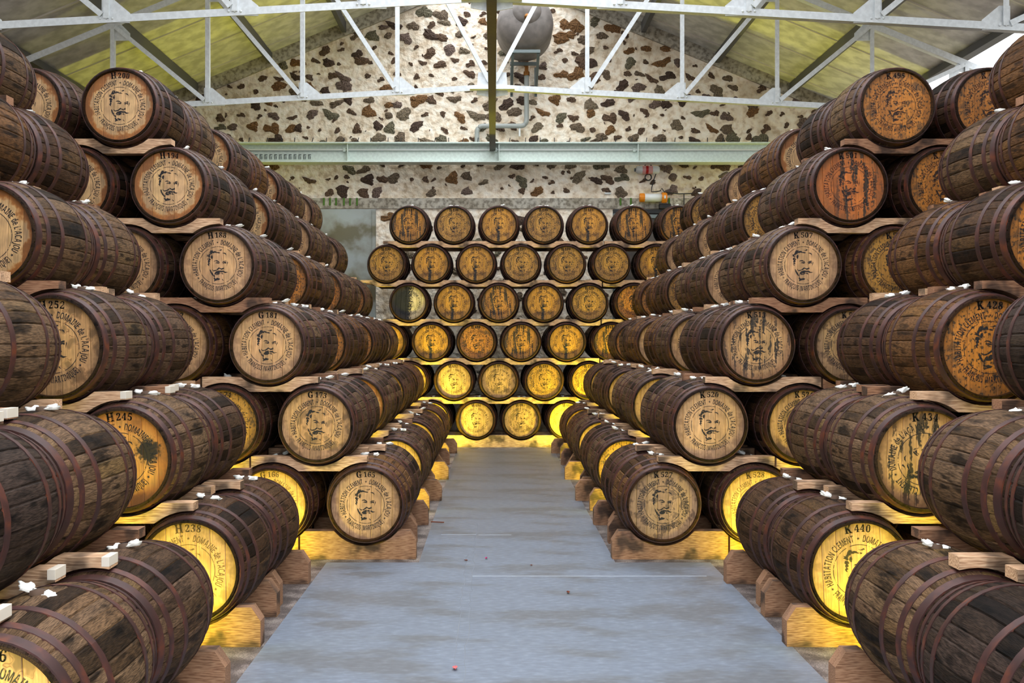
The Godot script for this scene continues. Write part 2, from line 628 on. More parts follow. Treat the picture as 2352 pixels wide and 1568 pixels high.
func head_board(x0: float, x1: float, col: Color) -> ArrayMesh:
	var st := tool()
	var rr := 0.262
	x0 = maxf(x0, -rr + 0.002)
	x1 = minf(x1, rr - 0.002)
	var n := 6
	var z := 0.372
	var ch := 0.0022
	for k in n:
		var a := lerpf(x0, x1, float(k) / n)
		var b := lerpf(x0, x1, float(k + 1) / n)
		var za := z - (ch if k == 0 else 0.0)
		var zb := z - (ch if k == n - 1 else 0.0)
		if k == 0:
			b = x0 + 0.003
		elif k == 1:
			a = x0 + 0.003
		if k == n - 1:
			a = x1 - 0.003
		elif k == n - 2:
			b = x1 - 0.003
		var ya := sqrt(maxf(rr * rr - a * a, 0))
		var yb := sqrt(maxf(rr * rr - b * b, 0))
		var p := [Vector3(a, -ya, za), Vector3(b, -yb, zb), Vector3(b, yb, zb), Vector3(a, ya, za)]
		for q in [0, 3, 2, 0, 2, 1]:
			var v: Vector3 = p[q]
			st.set_smooth_group(-1)
			st.set_color(col)
			st.set_uv(Vector2(v.x / 0.53 + 0.5, 0.5 - v.y / 0.53))
			st.add_vertex(v)
	for e in [x0, x1]:
		var y := sqrt(maxf(rr * rr - e * e, 0))
		st.set_uv(Vector2(0.5, 0.5))
		quad(st, Vector3(e, -y, z - ch), Vector3(e, y, z - ch), Vector3(e, y, z - 0.02), Vector3(e, -y, z - 0.02), Vector3(-1 if e == x0 else 1, 0, 0), col)
	return done(st)


# a twist of white rag squeezed out round the bung: two limp lobes
func rag(k: int) -> ArrayMesh:
	var st := tool()
	var n := FastNoiseLite.new()
	n.seed = 300 + k
	n.frequency = 30.0
	for s in [-1.0, 1.0]:
		var r := RandomNumberGenerator.new()
		r.seed = 900 + k * 2 + int(s)
		var lx := r.randf_range(0.024, 0.034)
		var c := Vector3(s * (0.012 + lx), 0.004, r.randf_range(-0.014, 0.014))
		var grid := []
		for i in 9:
			var row := []
			for j in 14:
				var t := PI * i / 8.0
				var a := TAU * j / 14.0
				var p := Vector3(cos(t) * lx, sin(t) * cos(a) * 0.015, sin(t) * sin(a) * 0.024)
				p *= 1.0 + 0.85 * n.get_noise_3d(p.x + s, p.y * 2.0, p.z) + 0.16 * sin(a * 4.0 + t * 3.0)
				p.y += 0.003 * absf(p.x / lx)
				var w := c + p
				w.y = maxf(w.y, -0.006)
				row.append(w)
			grid.append(row)
		for i in 8:
			for j in 14:
				var m: Vector3 = (grid[i][j] + grid[i + 1][(j + 1) % 14]) / 2
				smooth_quad(st, grid[i][j], grid[i][(j + 1) % 14], grid[i + 1][(j + 1) % 14], grid[i + 1][j], m - c)
	bar(st, Vector3(-0.05, 0.002, 0.004), Vector3(0.05, 0.003, -0.004), 0.026, 0.008)
	return done(st)


# ---------- lettering
func glyph(f: SystemFont, c: String) -> Array:
	# [triangle corners with the baseline at y = 0 and the ink's left edge at x = 0, ink width]; capital height 1
	var key := f.font_names[0] + c
	if glyphs.has(key):
		return glyphs[key]
	var t := TextMesh.new()
	t.font = f
	t.font_size = FONT_PX
	t.pixel_size = 1.0 / (FONT_PX * 0.714)
	t.depth = 0.0
	t.curve_step = 2.5
	t.vertical_alignment = VERTICAL_ALIGNMENT_CENTER
	t.text = "H" + c
	var a: Array = t.get_mesh_arrays()
	var v: PackedVector3Array = a[Mesh.ARRAY_VERTEX]
	var ix: PackedInt32Array = a[Mesh.ARRAY_INDEX]
	t.text = "H"
	var count: int = (t.get_mesh_arrays()[Mesh.ARRAY_INDEX] as PackedInt32Array).size()
	var base := 1e9
	for k in count:
		base = minf(base, v[ix[k]].y)
	var pts := PackedVector2Array()
	var lo := 1e9
	var hi := -1e9
	for k in range(count, ix.size()):
		var p := v[ix[k]]
		lo = minf(lo, p.x)
		hi = maxf(hi, p.x)
		pts.append(Vector2(p.x, p.y - base))
	for k in pts.size():
		pts[k].x -= lo
	glyphs[key] = [pts, maxf(hi - lo, 0.0)]
	return glyphs[key]


func heavy(st: SurfaceTool, pts: PackedVector2Array, by: float) -> void:
	for d in [Vector2(-by, 0), Vector2(by, 0)]:
		flat(st, turned(pts, 0.0, d), 0.3727)


func flat(st: SurfaceTool, pts: PackedVector2Array, z: float) -> void:
	for k in range(0, pts.size() - 2, 3):
		var a := pts[k]
		var b := pts[k + 1]
		var c := pts[k + 2]
		quad(st, Vector3(a.x, a.y, z), Vector3(b.x, b.y, z), Vector3(c.x, c.y, z), Vector3(c.x, c.y, z), Vector3(0, 0, 1))


func star_pts(r: float) -> PackedVector2Array:
	var o := PackedVector2Array()
	for k in 10:
		var a := PI / 2 + TAU * k / 10
		o.append(Vector2(cos(a), sin(a)) * (r if k % 2 == 0 else r * 0.42))
	var t := PackedVector2Array()
	for k in 10:
		t.append_array([Vector2.ZERO, o[k], o[(k + 1) % 10]])
	return t


func turned(pts: PackedVector2Array, turn: float, at: Vector2) -> PackedVector2Array:
	var o := PackedVector2Array()
	for p in pts:
		o.append(p.rotated(turn) + at)
	return o


func arc_text(st: SurfaceTool, text: String, from: float, to: float, top: bool, z: float) -> void:
	var h := 0.037
	var total := 0.0
	var adv := []
	for c in text:
		var w: float = 0.45 if c == " " else glyph(sans, c)[1] + 0.16
		adv.append(w)
		total += w
	var rb := 0.157 if top else 0.194
	var rm := 0.175
	var sx := deg_to_rad(absf(to - from)) * rm / total
	var a := deg_to_rad(from)
	for k in text.length():
		var half: float = adv[k] * sx / rm / 2.0
		a += -half if top else half
		if text[k] != " ":
			var g := glyph(sans, text[k])
			var pts := PackedVector2Array()
			for p: Vector2 in g[0]:
				pts.append(Vector2((p.x - g[1] / 2) * sx, p.y * h))
			flat(st, turned(pts, a - PI / 2 if top else a + PI / 2, Vector2(cos(a), sin(a)) * rb), z)
		a += -half if top else half


func poly(st: SurfaceTool, flatpts: Array, z: float) -> void:
	var p := PackedVector2Array()
	for k in range(0, flatpts.size(), 2):
		p.append(Vector2((flatpts[k] - 625.0) / 330.0, -(flatpts[k + 1] - 868.0) / 330.0) * 0.141)
	var ix := Geometry2D.triangulate_polygon(p)
	var t := PackedVector2Array()
	for k in ix:
		t.append(p[k])
	flat(st, t, z)


func stencil() -> ArrayMesh:
	var st := tool()
	var z := 0.3727
	arc_text(st, "HABITATION CLEMENT", 206, 98, true, z)
	arc_text(st, "DOMAINE de L'ACAJOU", 82, -29, true, z)
	arc_text(st, "FRANÇOIS (MARTINIQUE)", 219, 318, false, z)
	for s in [[90, 0.174], [212, 0.176], [-35, 0.176]]:
		flat(st, turned(star_pts(0.0095), deg_to_rad(s[0] - 90), Vector2.from_angle(deg_to_rad(s[0])) * s[1]), z)
	for s in [[110, 71], [61, -23], [-29, -64], [-72, -109], [-117, -152], [-159, -196], [-203, -242]]:
		var n := 14
		for k in n:
			var a := deg_to_rad(lerpf(s[0], s[1], float(k) / n))
			var b := deg_to_rad(lerpf(s[0], s[1], float(k + 1) / n))
			var t := 0.0019
			flat(st, PackedVector2Array([Vector2.from_angle(a) * (0.141 - t), Vector2.from_angle(a) * (0.141 + t), Vector2.from_angle(b) * (0.141 + t), Vector2.from_angle(a) * (0.141 - t), Vector2.from_angle(b) * (0.141 + t), Vector2.from_angle(b) * (0.141 - t)]), z)
	for a in [66, -26, -68, -113, -155.5, -199.5]:
		flat(st, turned(star_pts(0.003), 0, Vector2.from_angle(deg_to_rad(a)) * 0.141), z)
	# the bearded head, after the stencil
	poly(st, [480, 625, 500, 600, 545, 603, 538, 622, 565, 612, 600, 622, 608, 634, 640, 632, 672, 645, 655, 657, 622, 652, 600, 646, 575, 642, 555, 652, 530, 648, 515, 668, 490, 672, 470, 660], z)
	poly(st, [468, 658, 498, 675, 484, 700, 497, 716, 475, 732, 455, 716, 424, 702, 442, 692, 428, 672, 456, 678], z)
	poly(st, [508, 692, 536, 682, 541, 712, 530, 756, 510, 746, 499, 722], z)
	poly(st, [445, 735, 482, 736, 502, 766, 482, 780, 492, 806, 470, 816, 486, 842, 466, 851, 476, 882, 455, 870, 440, 846, 456, 826, 444, 800, 456, 780, 437, 765], z)
	poly(st, [476, 932, 497, 945, 512, 985, 532, 1005, 545, 1038, 571, 1068, 560, 1082, 538, 1055, 514, 1036, 494, 1000, 480, 970], z)
	poly(st, [548, 1018, 568, 1038, 566, 1062, 552, 1044], z)
	poly(st, [612, 594, 650, 602, 690, 583, 703, 600, 672, 613, 640, 607], z)
	poly(st, [700, 651, 741, 644, 772, 660, 779, 697, 760, 673, 735, 661], z)
	poly(st, [548, 802, 574, 779, 610, 776, 646, 799, 664, 826, 640, 817, 605, 797, 576, 795], z)
	poly(st, [572, 830, 604, 811, 640, 817, 657, 833, 631, 839, 600, 829], z)
	poly(st, [693, 826, 719, 800, 760, 786, 780, 791, 770, 806, 735, 813], z)
	poly(st, [704, 836, 735, 814, 776, 811, 771, 846, 746, 831, 724, 844], z)
	poly(st, [795, 800, 804, 822, 791, 860, 782, 892, 784, 850], z)
	poly(st, [512, 927, 545, 954, 590, 944, 640, 903, 661, 914, 680, 924, 714, 914, 723, 894, 737, 930, 715, 937, 690, 950, 650, 927, 600, 962, 550, 972, 525, 957], z)
	poly(st, [557, 1006, 588, 974, 640, 957, 680, 963, 720, 963, 752, 984, 803, 990, 750, 1008, 710, 988, 690, 993, 652, 987, 667, 1007, 636, 1034, 600, 1037, 573, 1031], z)
	poly(st, [662, 1012, 700, 998, 717, 1032, 690, 1022], z)
	poly(st, [540, 1090, 560, 1079, 580, 1106, 600, 1084, 631, 1095, 663, 1105, 641, 1126, 611, 1131, 570, 1142, 548, 1154, 555, 1121], z)
	poly(st, [694, 1108, 722, 1137, 711, 1142, 689, 1121], z)
	return done(st)


func number_mesh(text: String) -> ArrayMesh:
	if number_cache.has(text):
		return number_cache[text]
	var st := tool()
	var parts := text.split(" ")
	var x := -0.068
	if parts[0] != "":
		var g := glyph(serif, parts[0])
		var pts := PackedVector2Array()
		for p: Vector2 in g[0]:
			pts.append(Vector2(p.x * 0.048 * 0.8, p.y * 0.048).rotated(0.14) + Vector2(x, 0.2005))
		heavy(st, pts, 0.0016)
	x = -0.016
	for c in parts[1]:
		var g := glyph(serif, c)
		var pts := PackedVector2Array()
		var w: float = g[1] * 0.040 * 0.8
		for p: Vector2 in g[0]:
			pts.append(Vector2((p.x - g[1] / 2) * 0.040 * 0.82, p.y * 0.040).rotated(-x * 3.2) + Vector2(x + 0.012, 0.2095 - 1.9 * x * x))
		heavy(st, pts, 0.0011)
		x += 0.029
	number_cache[text] = done(st)
	return number_cache[text]


# =====================================================================  the room
func wall_mesh(lo: Vector3, hi: Vector3) -> ArrayMesh:
	var st := tool()
	box(st, lo, hi, 0.0)
	return done(st)


func roof_y(x: float) -> float:
	return 8.27 - 0.41 * absf(x)


func build_shell() -> void:
	var f := struct("floor", "bare concrete cellar floor with a blue-grey painted aisle down its middle", "floor")
	mi("concrete_slab", wall_mesh(Vector3(-7.4, -0.3, -17.9), Vector3(7.4, 0, 9)), M.concrete, f)
	# the painted walkway: broad in front of the first stacks, narrow between the long ones
	mi("painted_strip", wall_mesh(Vector3(-1.25, 0, -7.45), Vector3(1.62, 0.002, 7)), M.paint, f)
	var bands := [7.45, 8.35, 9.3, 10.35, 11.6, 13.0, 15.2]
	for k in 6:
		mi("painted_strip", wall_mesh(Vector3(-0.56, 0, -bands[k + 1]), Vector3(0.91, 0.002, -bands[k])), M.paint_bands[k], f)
	for c in [[-0.150, -8.9, -4.4], [-0.205, -7.7, -5.2]]:
		var st := tool()
		var z: float = c[2]
		var was := Vector3(c[0], 0.0012, z)
		while z > c[1]:
			z -= rng.randf_range(0.05, 0.16)
			var now := Vector3(c[0] + rng.randf_range(-0.010, 0.010), 0.0012, z)
			bar(st, was, now, rng.randf_range(0.003, 0.006), 0.003)
			was = now
		mi("crack", done(st), M.crack, f)
	for c in [[-0.45, -0.15, -8.52], [-0.13, 0.15, -8.50], [-0.15, 1.5, -7.02]]:
		mi("scuff", wall_mesh(Vector3(c[0], 0.0, c[2] - 0.006), Vector3(c[1], 0.0028, c[2] + 0.006)), M.scuff, f)

	# side walls: the left one closed up to the eave, the right one open under the eave
	var wl := struct("wall_left", "grey side wall behind the H and G stacks, closed to the eave at its far end", "wall")
	mi("masonry", wall_mesh(Vector3(-7.0, 0, -17.4), Vector3(-6.7, 2.8, 3)), M.side, wl)
	mi("masonry", wall_mesh(Vector3(-7.0, 2.8, -17.4), Vector3(-6.7, 5.52, -12.4)), M.side, wl)
	var wr := struct("wall_right", "low side wall behind the K stacks, open to daylight under the eave", "wall")
	mi("masonry", wall_mesh(Vector3(6.7, 0, -17.4), Vector3(7.0, 2.8, 3)), M.side, wr)

	# the roof: ribbed sheets laid from ridge to eave
	var ce := struct("ceiling", "grey pitched roof of ribbed sheets seen from below", "ceiling")
	var slope := Vector2(1, -0.41).normalized()
	for s in [-1.0, 1.0]:
		var z := 2.4
		var k := 0
		while z > -17.9:
			var st: SurfaceTool
			var z1 := maxf(z - 1.02, -17.95)
			var rl := 2.45 if z > -15.0 else 1.5
			var green: bool = false
			var o: MeshInstance3D
			for part in 2:        # rooflight by the ridge, sheet below it
				st = tool()
				var p := []
				for q in ([0.0, rl] if part else [rl, 6.55 if s > 0 else 6.75]):
					for t in [0.0, 0.03 if part else 0.09]:
						p.append(Vector2(s * q, roof_y(q) + t))
				for zz in [z - 0.004, z1 + 0.004]:
					quad(st, Vector3(p[0].x, p[0].y, zz), Vector3(p[1].x, p[1].y, zz), Vector3(p[3].x, p[3].y, zz), Vector3(p[2].x, p[2].y, zz), Vector3(0, 0, 1 if zz > (z + z1) / 2 else -1))
				for e in [[0, 2, -1.0], [1, 3, 1.0]]:
					quad(st, Vector3(p[e[0]].x, p[e[0]].y, z - 0.004), Vector3(p[e[1]].x, p[e[1]].y, z - 0.004), Vector3(p[e[1]].x, p[e[1]].y, z1 + 0.004), Vector3(p[e[0]].x, p[e[0]].y, z1 + 0.004), Vector3(0, e[2], 0))
				quad(st, Vector3(p[2].x, p[2].y, z), Vector3(p[3].x, p[3].y, z), Vector3(p[3].x, p[3].y, z1), Vector3(p[2].x, p[2].y, z1), Vector3(s, 0, 0))
				if part:
					mi("skylight_pane", done(st), M.skylight, ce)
				else:
					o = mi("roof_panel", done(st), M.roof_green if green else M.roof, ce)
			# the rolled rib where two sheets overlap
			var rb := tool()
			bar(rb, Vector3(s * rl, roof_y(rl) - 0.012, z), Vector3(s * 6.54, roof_y(6.54) - 0.012, z), 0.03, 0.022, Vector3(slope.y * -s, slope.x, 0))
			mi("rib", done(rb), M.rib, o)
			z -= 1.02
			k += 1
	# purlins along the roof
	for s in [-1.0, 1.0]:
		for k in 5:
			var x: float = 0.18 if k == 0 else 1.29 * k
			var st := tool()
			var y := roof_y(x)
			bar(st, Vector3(s * x, y - 0.10, 2.3), Vector3(s * x, y - 0.10, WALL_Z + 0.02), 0.018, 0.17)
			bar(st, Vector3(s * (x + 0.03), y - 0.18, 2.3), Vector3(s * (x + 0.03), y - 0.18, WALL_Z + 0.02), 0.075, 0.016)
			bar(st, Vector3(s * (x + 0.03), y - 0.03, 2.3), Vector3(s * (x + 0.03), y - 0.03, WALL_Z + 0.02), 0.075, 0.016)
			mi("purlin", done(st), M.purlin, ce)
		var st2 := tool()
		bar(st2, Vector3(s * 6.46, roof_y(6.46) - 0.06, 2.3), Vector3(s * 6.46, roof_y(6.46) - 0.06, WALL_Z + 0.02), 0.14, 0.10)
		mi("eave_beam", done(st2), M.purlin, ce)


func stone_mesh(k: int) -> ArrayMesh:
	var r := RandomNumberGenerator.new()
	r.seed = 4000 + k
	var n := 18
	var st := tool()
	var rings := [[], [], []]
	var rr := []
	var lobes := [r.randf_range(0, TAU), r.randf_range(0, TAU), r.randf_range(0.1, 0.28), r.randf_range(0.08, 0.2)]
	for i in n:
		var a := TAU * i / n
		rr.append(1.0 + lobes[2] * sin(2 * a + lobes[0]) + lobes[3] * sin(3 * a + lobes[1]) + r.randf_range(-0.2, 0.2))
	for i in n:
		var d := Vector3(cos(TAU * i / n), sin(TAU * i / n), 0) * 0.5
		rings[0].append(d * rr[i] * 1.04 + Vector3(0, 0, -0.02))
		rings[1].append(d * rr[i] * 0.98 + Vector3(0, 0, 0.010))
		rings[2].append(d * rr[i] * 0.55 + Vector3(0, 0, 0.024 + r.randf_range(-0.012, 0.012)))
	for q in 2:
		for i in n:
			quad(st, rings[q][i], rings[q][(i + 1) % n], rings[q + 1][(i + 1) % n], rings[q + 1][i], Vector3(rings[q][i].x, rings[q][i].y, 0.3))
	for i in n:
		quad(st, rings[2][i], rings[2][(i + 1) % n], Vector3(0, 0, 0.03), Vector3(0, 0, 0.03), Vector3(0, 0, 1))
	return done(st)


func px(x: float, y: float, z: float) -> Vector3:   # a measured place on the plane at depth z
	return Vector3((x - 1134.0) / 2287.0 * z, 1.664 + (781.0 - y) / 2287.0 * z, -z)


func build_back_wall() -> void:
	var w := struct("wall_back", "gable wall of dark rubble stones set in pale lime mortar", "wall")
	var st := tool()
	var z0 := WALL_Z
	var z1 := WALL_Z - 0.5
	var prof := [Vector2(-7.0, 0), Vector2(-7.0, 5.5), Vector2(-6.7, 5.5), Vector2(0, 8.25), Vector2(6.7, 5.5), Vector2(7.0, 5.5), Vector2(7.0, 0)]
	for k in prof.size() - 2:
		var a: Vector2 = prof[0]
		quad(st, Vector3(a.x, a.y, z0), Vector3(prof[k + 1].x, prof[k + 1].y, z0), Vector3(prof[k + 2].x, prof[k + 2].y, z0), Vector3(prof[k + 2].x, prof[k + 2].y, z0), Vector3(0, 0, 1))
		quad(st, Vector3(a.x, a.y, z1), Vector3(prof[k + 1].x, prof[k + 1].y, z1), Vector3(prof[k + 2].x, prof[k + 2].y, z1), Vector3(prof[k + 2].x, prof[k + 2].y, z1), Vector3(0, 0, -1))
	for k in prof.size():
		var a: Vector2 = prof[k]
		var b: Vector2 = prof[(k + 1) % prof.size()]
		quad(st, Vector3(a.x, a.y, z0), Vector3(b.x, b.y, z0), Vector3(b.x, b.y, z1), Vector3(a.x, a.y, z1), Vector3(a.x + b.x, a.y + b.y - 8, 0))
	mi("mortar", done(st), M.mortar, w)
	var kinds := []
	for k in 16:
		kinds.append(stone_mesh(k))
	# stones: a loose, uneven scatter in rough courses; the small ones past 300 are joined
	var r := RandomNumberGenerator.new()
	r.seed = 77
	var small := tool()
	var found := []
	var y := 2.0
	var row := 0
	while y < 8.1:
		var x := -5.6 + (0.17 if row % 2 else 0.0)
		while x < 6.0:
			var px_ := x + r.randf_range(-0.09, 0.09)
			var py_ := y + r.randf_range(-0.06, 0.06)
			var wd := r.randf_range(0.15, 0.285) if r.randf() < 0.64 else r.randf_range(0.08, 0.15)
			var ht := wd * r.randf_range(0.5, 0.85)
			var rot := r.randf_range(-0.6, 0.6)
			var kind := r.randi() % 16
			var mt := r.randi() % 7
			var skip := r.randf() < 0.05
			x += r.randf_range(0.25, 0.36)
			if py_ > roof_y(px_) - 0.28 or skip:
				continue
			if py_ < 4.22 and py_ > 3.82:            # the lintel band
				continue
			if py_ < 3.95 and (px_ < -1.85 or px_ > 1.95):   # the blocked doorway, the shutter
				continue
			if py_ < 3.0 and absf(px_ - 0.4) > 2.4:
				continue
			if absf(py_ - 4.87) < 0.12:              # behind the steel beam
				continue
			var t := Transform3D(Basis(Vector3.BACK, rot) * Basis.from_scale(Vector3(wd, ht, 1.0)), Vector3(px_, py_, WALL_Z))
			found.append([wd, kind, mt, t])
		y += 0.225
		row += 1
	found.sort_custom(func(a, b): return a[0] > b[0])
	for k in found.size():
		var q: Array = found[k]
		if k < 300:
			mi("stone", kinds[q[1]], M.stones[q[2]], w).transform = q[3]
		else:
			small.append_from(kinds[q[1]], 0, q[3])
	# chips of stone between the larger ones
	for k in 150:
		var x := r.randf_range(-5.4, 5.8)
		var yy := r.randf_range(4.3, 8.0)
		if yy > roof_y(x) - 0.25 or absf(yy - 4.87) < 0.25:
			continue
		var s := r.randf_range(0.03, 0.09)
		small.append_from(kinds[r.randi() % 16], 0, Transform3D(Basis(Vector3.BACK, r.randf() * TAU) * Basis.from_scale(Vector3(s, s * 0.6, 0.5)), Vector3(x, yy, WALL_Z)))
	mi("stone_chips", small.commit(), M.stones[1], w).set_meta("kind", "stuff")
	# mortar flashing under the roof line
	for s in [-1.0, 1.0]:
		var fl := tool()
		bar(fl, Vector3(s * 0.1, roof_y(0.1) - 0.12, WALL_Z + 0.02), Vector3(s * 6.5, roof_y(6.5) - 0.12, WALL_Z + 0.02), 0.05, 0.22)
		mi("flashing", done(fl), M.cement, w)
	# concrete lintel band with mossy weep slots
	mi("lintel", wall_mesh(Vector3(-3.6, 3.96, WALL_Z), Vector3(3.5, 4.14, WALL_Z + 0.035)), M.cement, w)
	for q in [744, 758, 772, 790, 804, 820, 1425, 1449, 1537]:
		var p := px(q, 463, 17.36)
		mi("weep_slot", box_mesh(Vector3(0.03, 0.13, 0.02), 0.002), M.moss, w, p)
	# the blocked doorway on the left
	var d := struct("door_1", "doorway blocked with mottled grey-green plaster in the gable", "door")
	mi("panel", wall_mesh(Vector3(-3.75, 0, WALL_Z), Vector3(-2.06, 3.95, WALL_Z + 0.03)), M.plaster, d)
	mi("edge_strip", wall_mesh(Vector3(-2.12, 0, WALL_Z), Vector3(-2.06, 3.94, WALL_Z + 0.045)), M.plaster, d)
	# the shuttered opening on the right
	var s2 := struct("window_1", "dark metal shutter in a grey steel frame behind the far stack", "window")
	mi("shutter", wall_mesh(Vector3(2.12, 0.8, WALL_Z), Vector3(3.45, 3.9, WALL_Z + 0.03)), M.shutter, s2)
	mi("frame", wall_mesh(Vector3(2.08, 0.8, WALL_Z), Vector3(2.15, 3.93, WALL_Z + 0.08)), M.frame, s2)
	mi("frame", wall_mesh(Vector3(2.08, 3.87, WALL_Z), Vector3(3.48, 3.94, WALL_Z + 0.09)), M.dark, s2)
	mi("rail", wall_mesh(Vector3(2.15, 3.79, WALL_Z + 0.03), Vector3(3.45, 3.85, WALL_Z + 0.07)), M.frame, s2)
	mi("motor_box", box_mesh(Vector3(0.2, 0.09, 0.1), 0.01), M.dark, s2, px(1527, 474, 17.3))
	mi("slat", wall_mesh(Vector3(2.15, 2.42, WALL_Z + 0.03), Vector3(3.45, 2.62, WALL_Z + 0.06)), M.frame, s2)


func build_trusses() -> void:
	# three trusses: two in view, all alike
	var labels := ["pale steel roof truss with its bottom chord along the top of the picture", "pale steel roof truss halfway to the stone gable, with slanting web members"]
	var zt := [9.87, 13.36]
	var node := 1.273
	for q in 2:
		var o := thing("roof_truss", labels[q], "truss", Vector3(0, 0, -zt[q]), "steel roof trusses")
		var b := func(k: int) -> Vector3: return Vector3(-0.02 + k * node, 5.06 - 0.055 * absf(k * node), 0)
		var t := func(k: int) -> Vector3: return Vector3(-0.02 + k * node, roof_y(k * node) - 0.29, 0)
		for s in [-1, 1]:
			mi("bottom_chord", angle_iron(b.call(0), b.call(5 * s) + Vector3(s * 0.2, -0.02, 0), 0.074, 0.012, Vector3.BACK), M.steel, o)
			mi("top_chord", angle_iron(t.call(0), t.call(5 * s) + Vector3(s * 0.25, -0.1, 0), 0.085, 0.012, Vector3.BACK), M.steel, o)
			for k in range(1, 6):
				mi("vertical", angle_iron(b.call(k * s), t.call(k * s), 0.056, 0.008, Vector3.BACK), M.steel, o, Vector3(0, 0, 0.016))
				var a: Vector3 = t.call(k * s)
				var c: Vector3 = b.call((k - 1) * s)
				mi("diagonal", angle_iron(a + (c - a) * 0.03, c + (a - c) * 0.03, 0.056, 0.008, Vector3.BACK), M.steel, o, Vector3(0, 0, 0.03))
				mi("gusset", gusset(s, 0.23), M.steel, o, b.call(k * s) + Vector3(0, 0.03, -0.01))
				mi("gusset", gusset(s, 0.2), M.steel, o, t.call(k * s) + Vector3(-s * 0.03, -0.14, -0.01))
		mi("vertical", angle_iron(b.call(0), t.call(0), 0.056, 0.008, Vector3.BACK), M.steel, o, Vector3(0.03, 0, 0.016))
		var st := tool()
		var pts := [Vector2(-0.19, 0.18), Vector2(0.19, 0.18), Vector2(0.21, -0.12), Vector2(0, -0.16), Vector2(-0.21, -0.12)]
		plate(st, pts, 0.012)
		mi("gusset", done(st), M.steel, o, b.call(0) + Vector3(0, 0.02, -0.016))
		mi("flange", box_mesh(Vector3(0.6, 0.012, 0.09), 0.002), M.steel, o, b.call(0) + Vector3(0, -0.04, 0.03))
		# bolts of the gussets in view
		var bolt := tool()
		lathe(bolt, [Vector2(0, 0.012), Vector2(0.011, 0.010), Vector2(0.013, 0)], 8)
		var bm := done(bolt)
		for k in range(-4, 5):
			for e in [-0.06, 0.0, 0.06]:
				if k != 0:
					mi("bolt", bm, M.steel, o, b.call(k) + Vector3(e, 0.0, 0.006))
	# the tie beam that runs from truss to truss down the middle
	var tb := thing("tie_beam", "dark steel tie beam running down the middle under the trusses towards the gable", "beam", Vector3(-0.02, 4.97, -11.5))
	var st2 := tool()
	box(st2, Vector3(-0.05, -0.075, -5.8), Vector3(0.05, -0.063, 5.6), 0.002)
	box(st2, Vector3(-0.05, 0.035, -5.8), Vector3(0.05, 0.047, 5.6), 0.002)
	box(st2, Vector3(-0.006, -0.063, -5.8), Vector3(0.006, 0.035, 5.6))
	mi("beam", done(st2), M.tie, tb)


func plate(st: SurfaceTool, pts: Array, t: float) -> void:
	for k in range(1, pts.size() - 1):
		for s in [-1.0, 1.0]:
			var z: float = s * t / 2
			quad(st, Vector3(pts[0].x, pts[0].y, z), Vector3(pts[k].x, pts[k].y, z), Vector3(pts[k + 1].x, pts[k + 1].y, z), Vector3(pts[k + 1].x, pts[k + 1].y, z), Vector3(0, 0, s))
	for k in pts.size():
		var a: Vector2 = pts[k]
		var b: Vector2 = pts[(k + 1) % pts.size()]
		quad(st, Vector3(a.x, a.y, -t / 2), Vector3(b.x, b.y, -t / 2), Vector3(b.x, b.y, t / 2), Vector3(a.x, a.y, t / 2), Vector3(a.x + b.x, a.y + b.y, 0))


func gusset(s: float, w: float) -> ArrayMesh:
	var st := tool()
	plate(st, [Vector2(s * 0.05, -0.07), Vector2(s * 0.05, 0.17), Vector2(-s * 0.06, 0.17), Vector2(-s * w, 0.03), Vector2(-s * w, -0.07)], 0.010)
	return done(st)


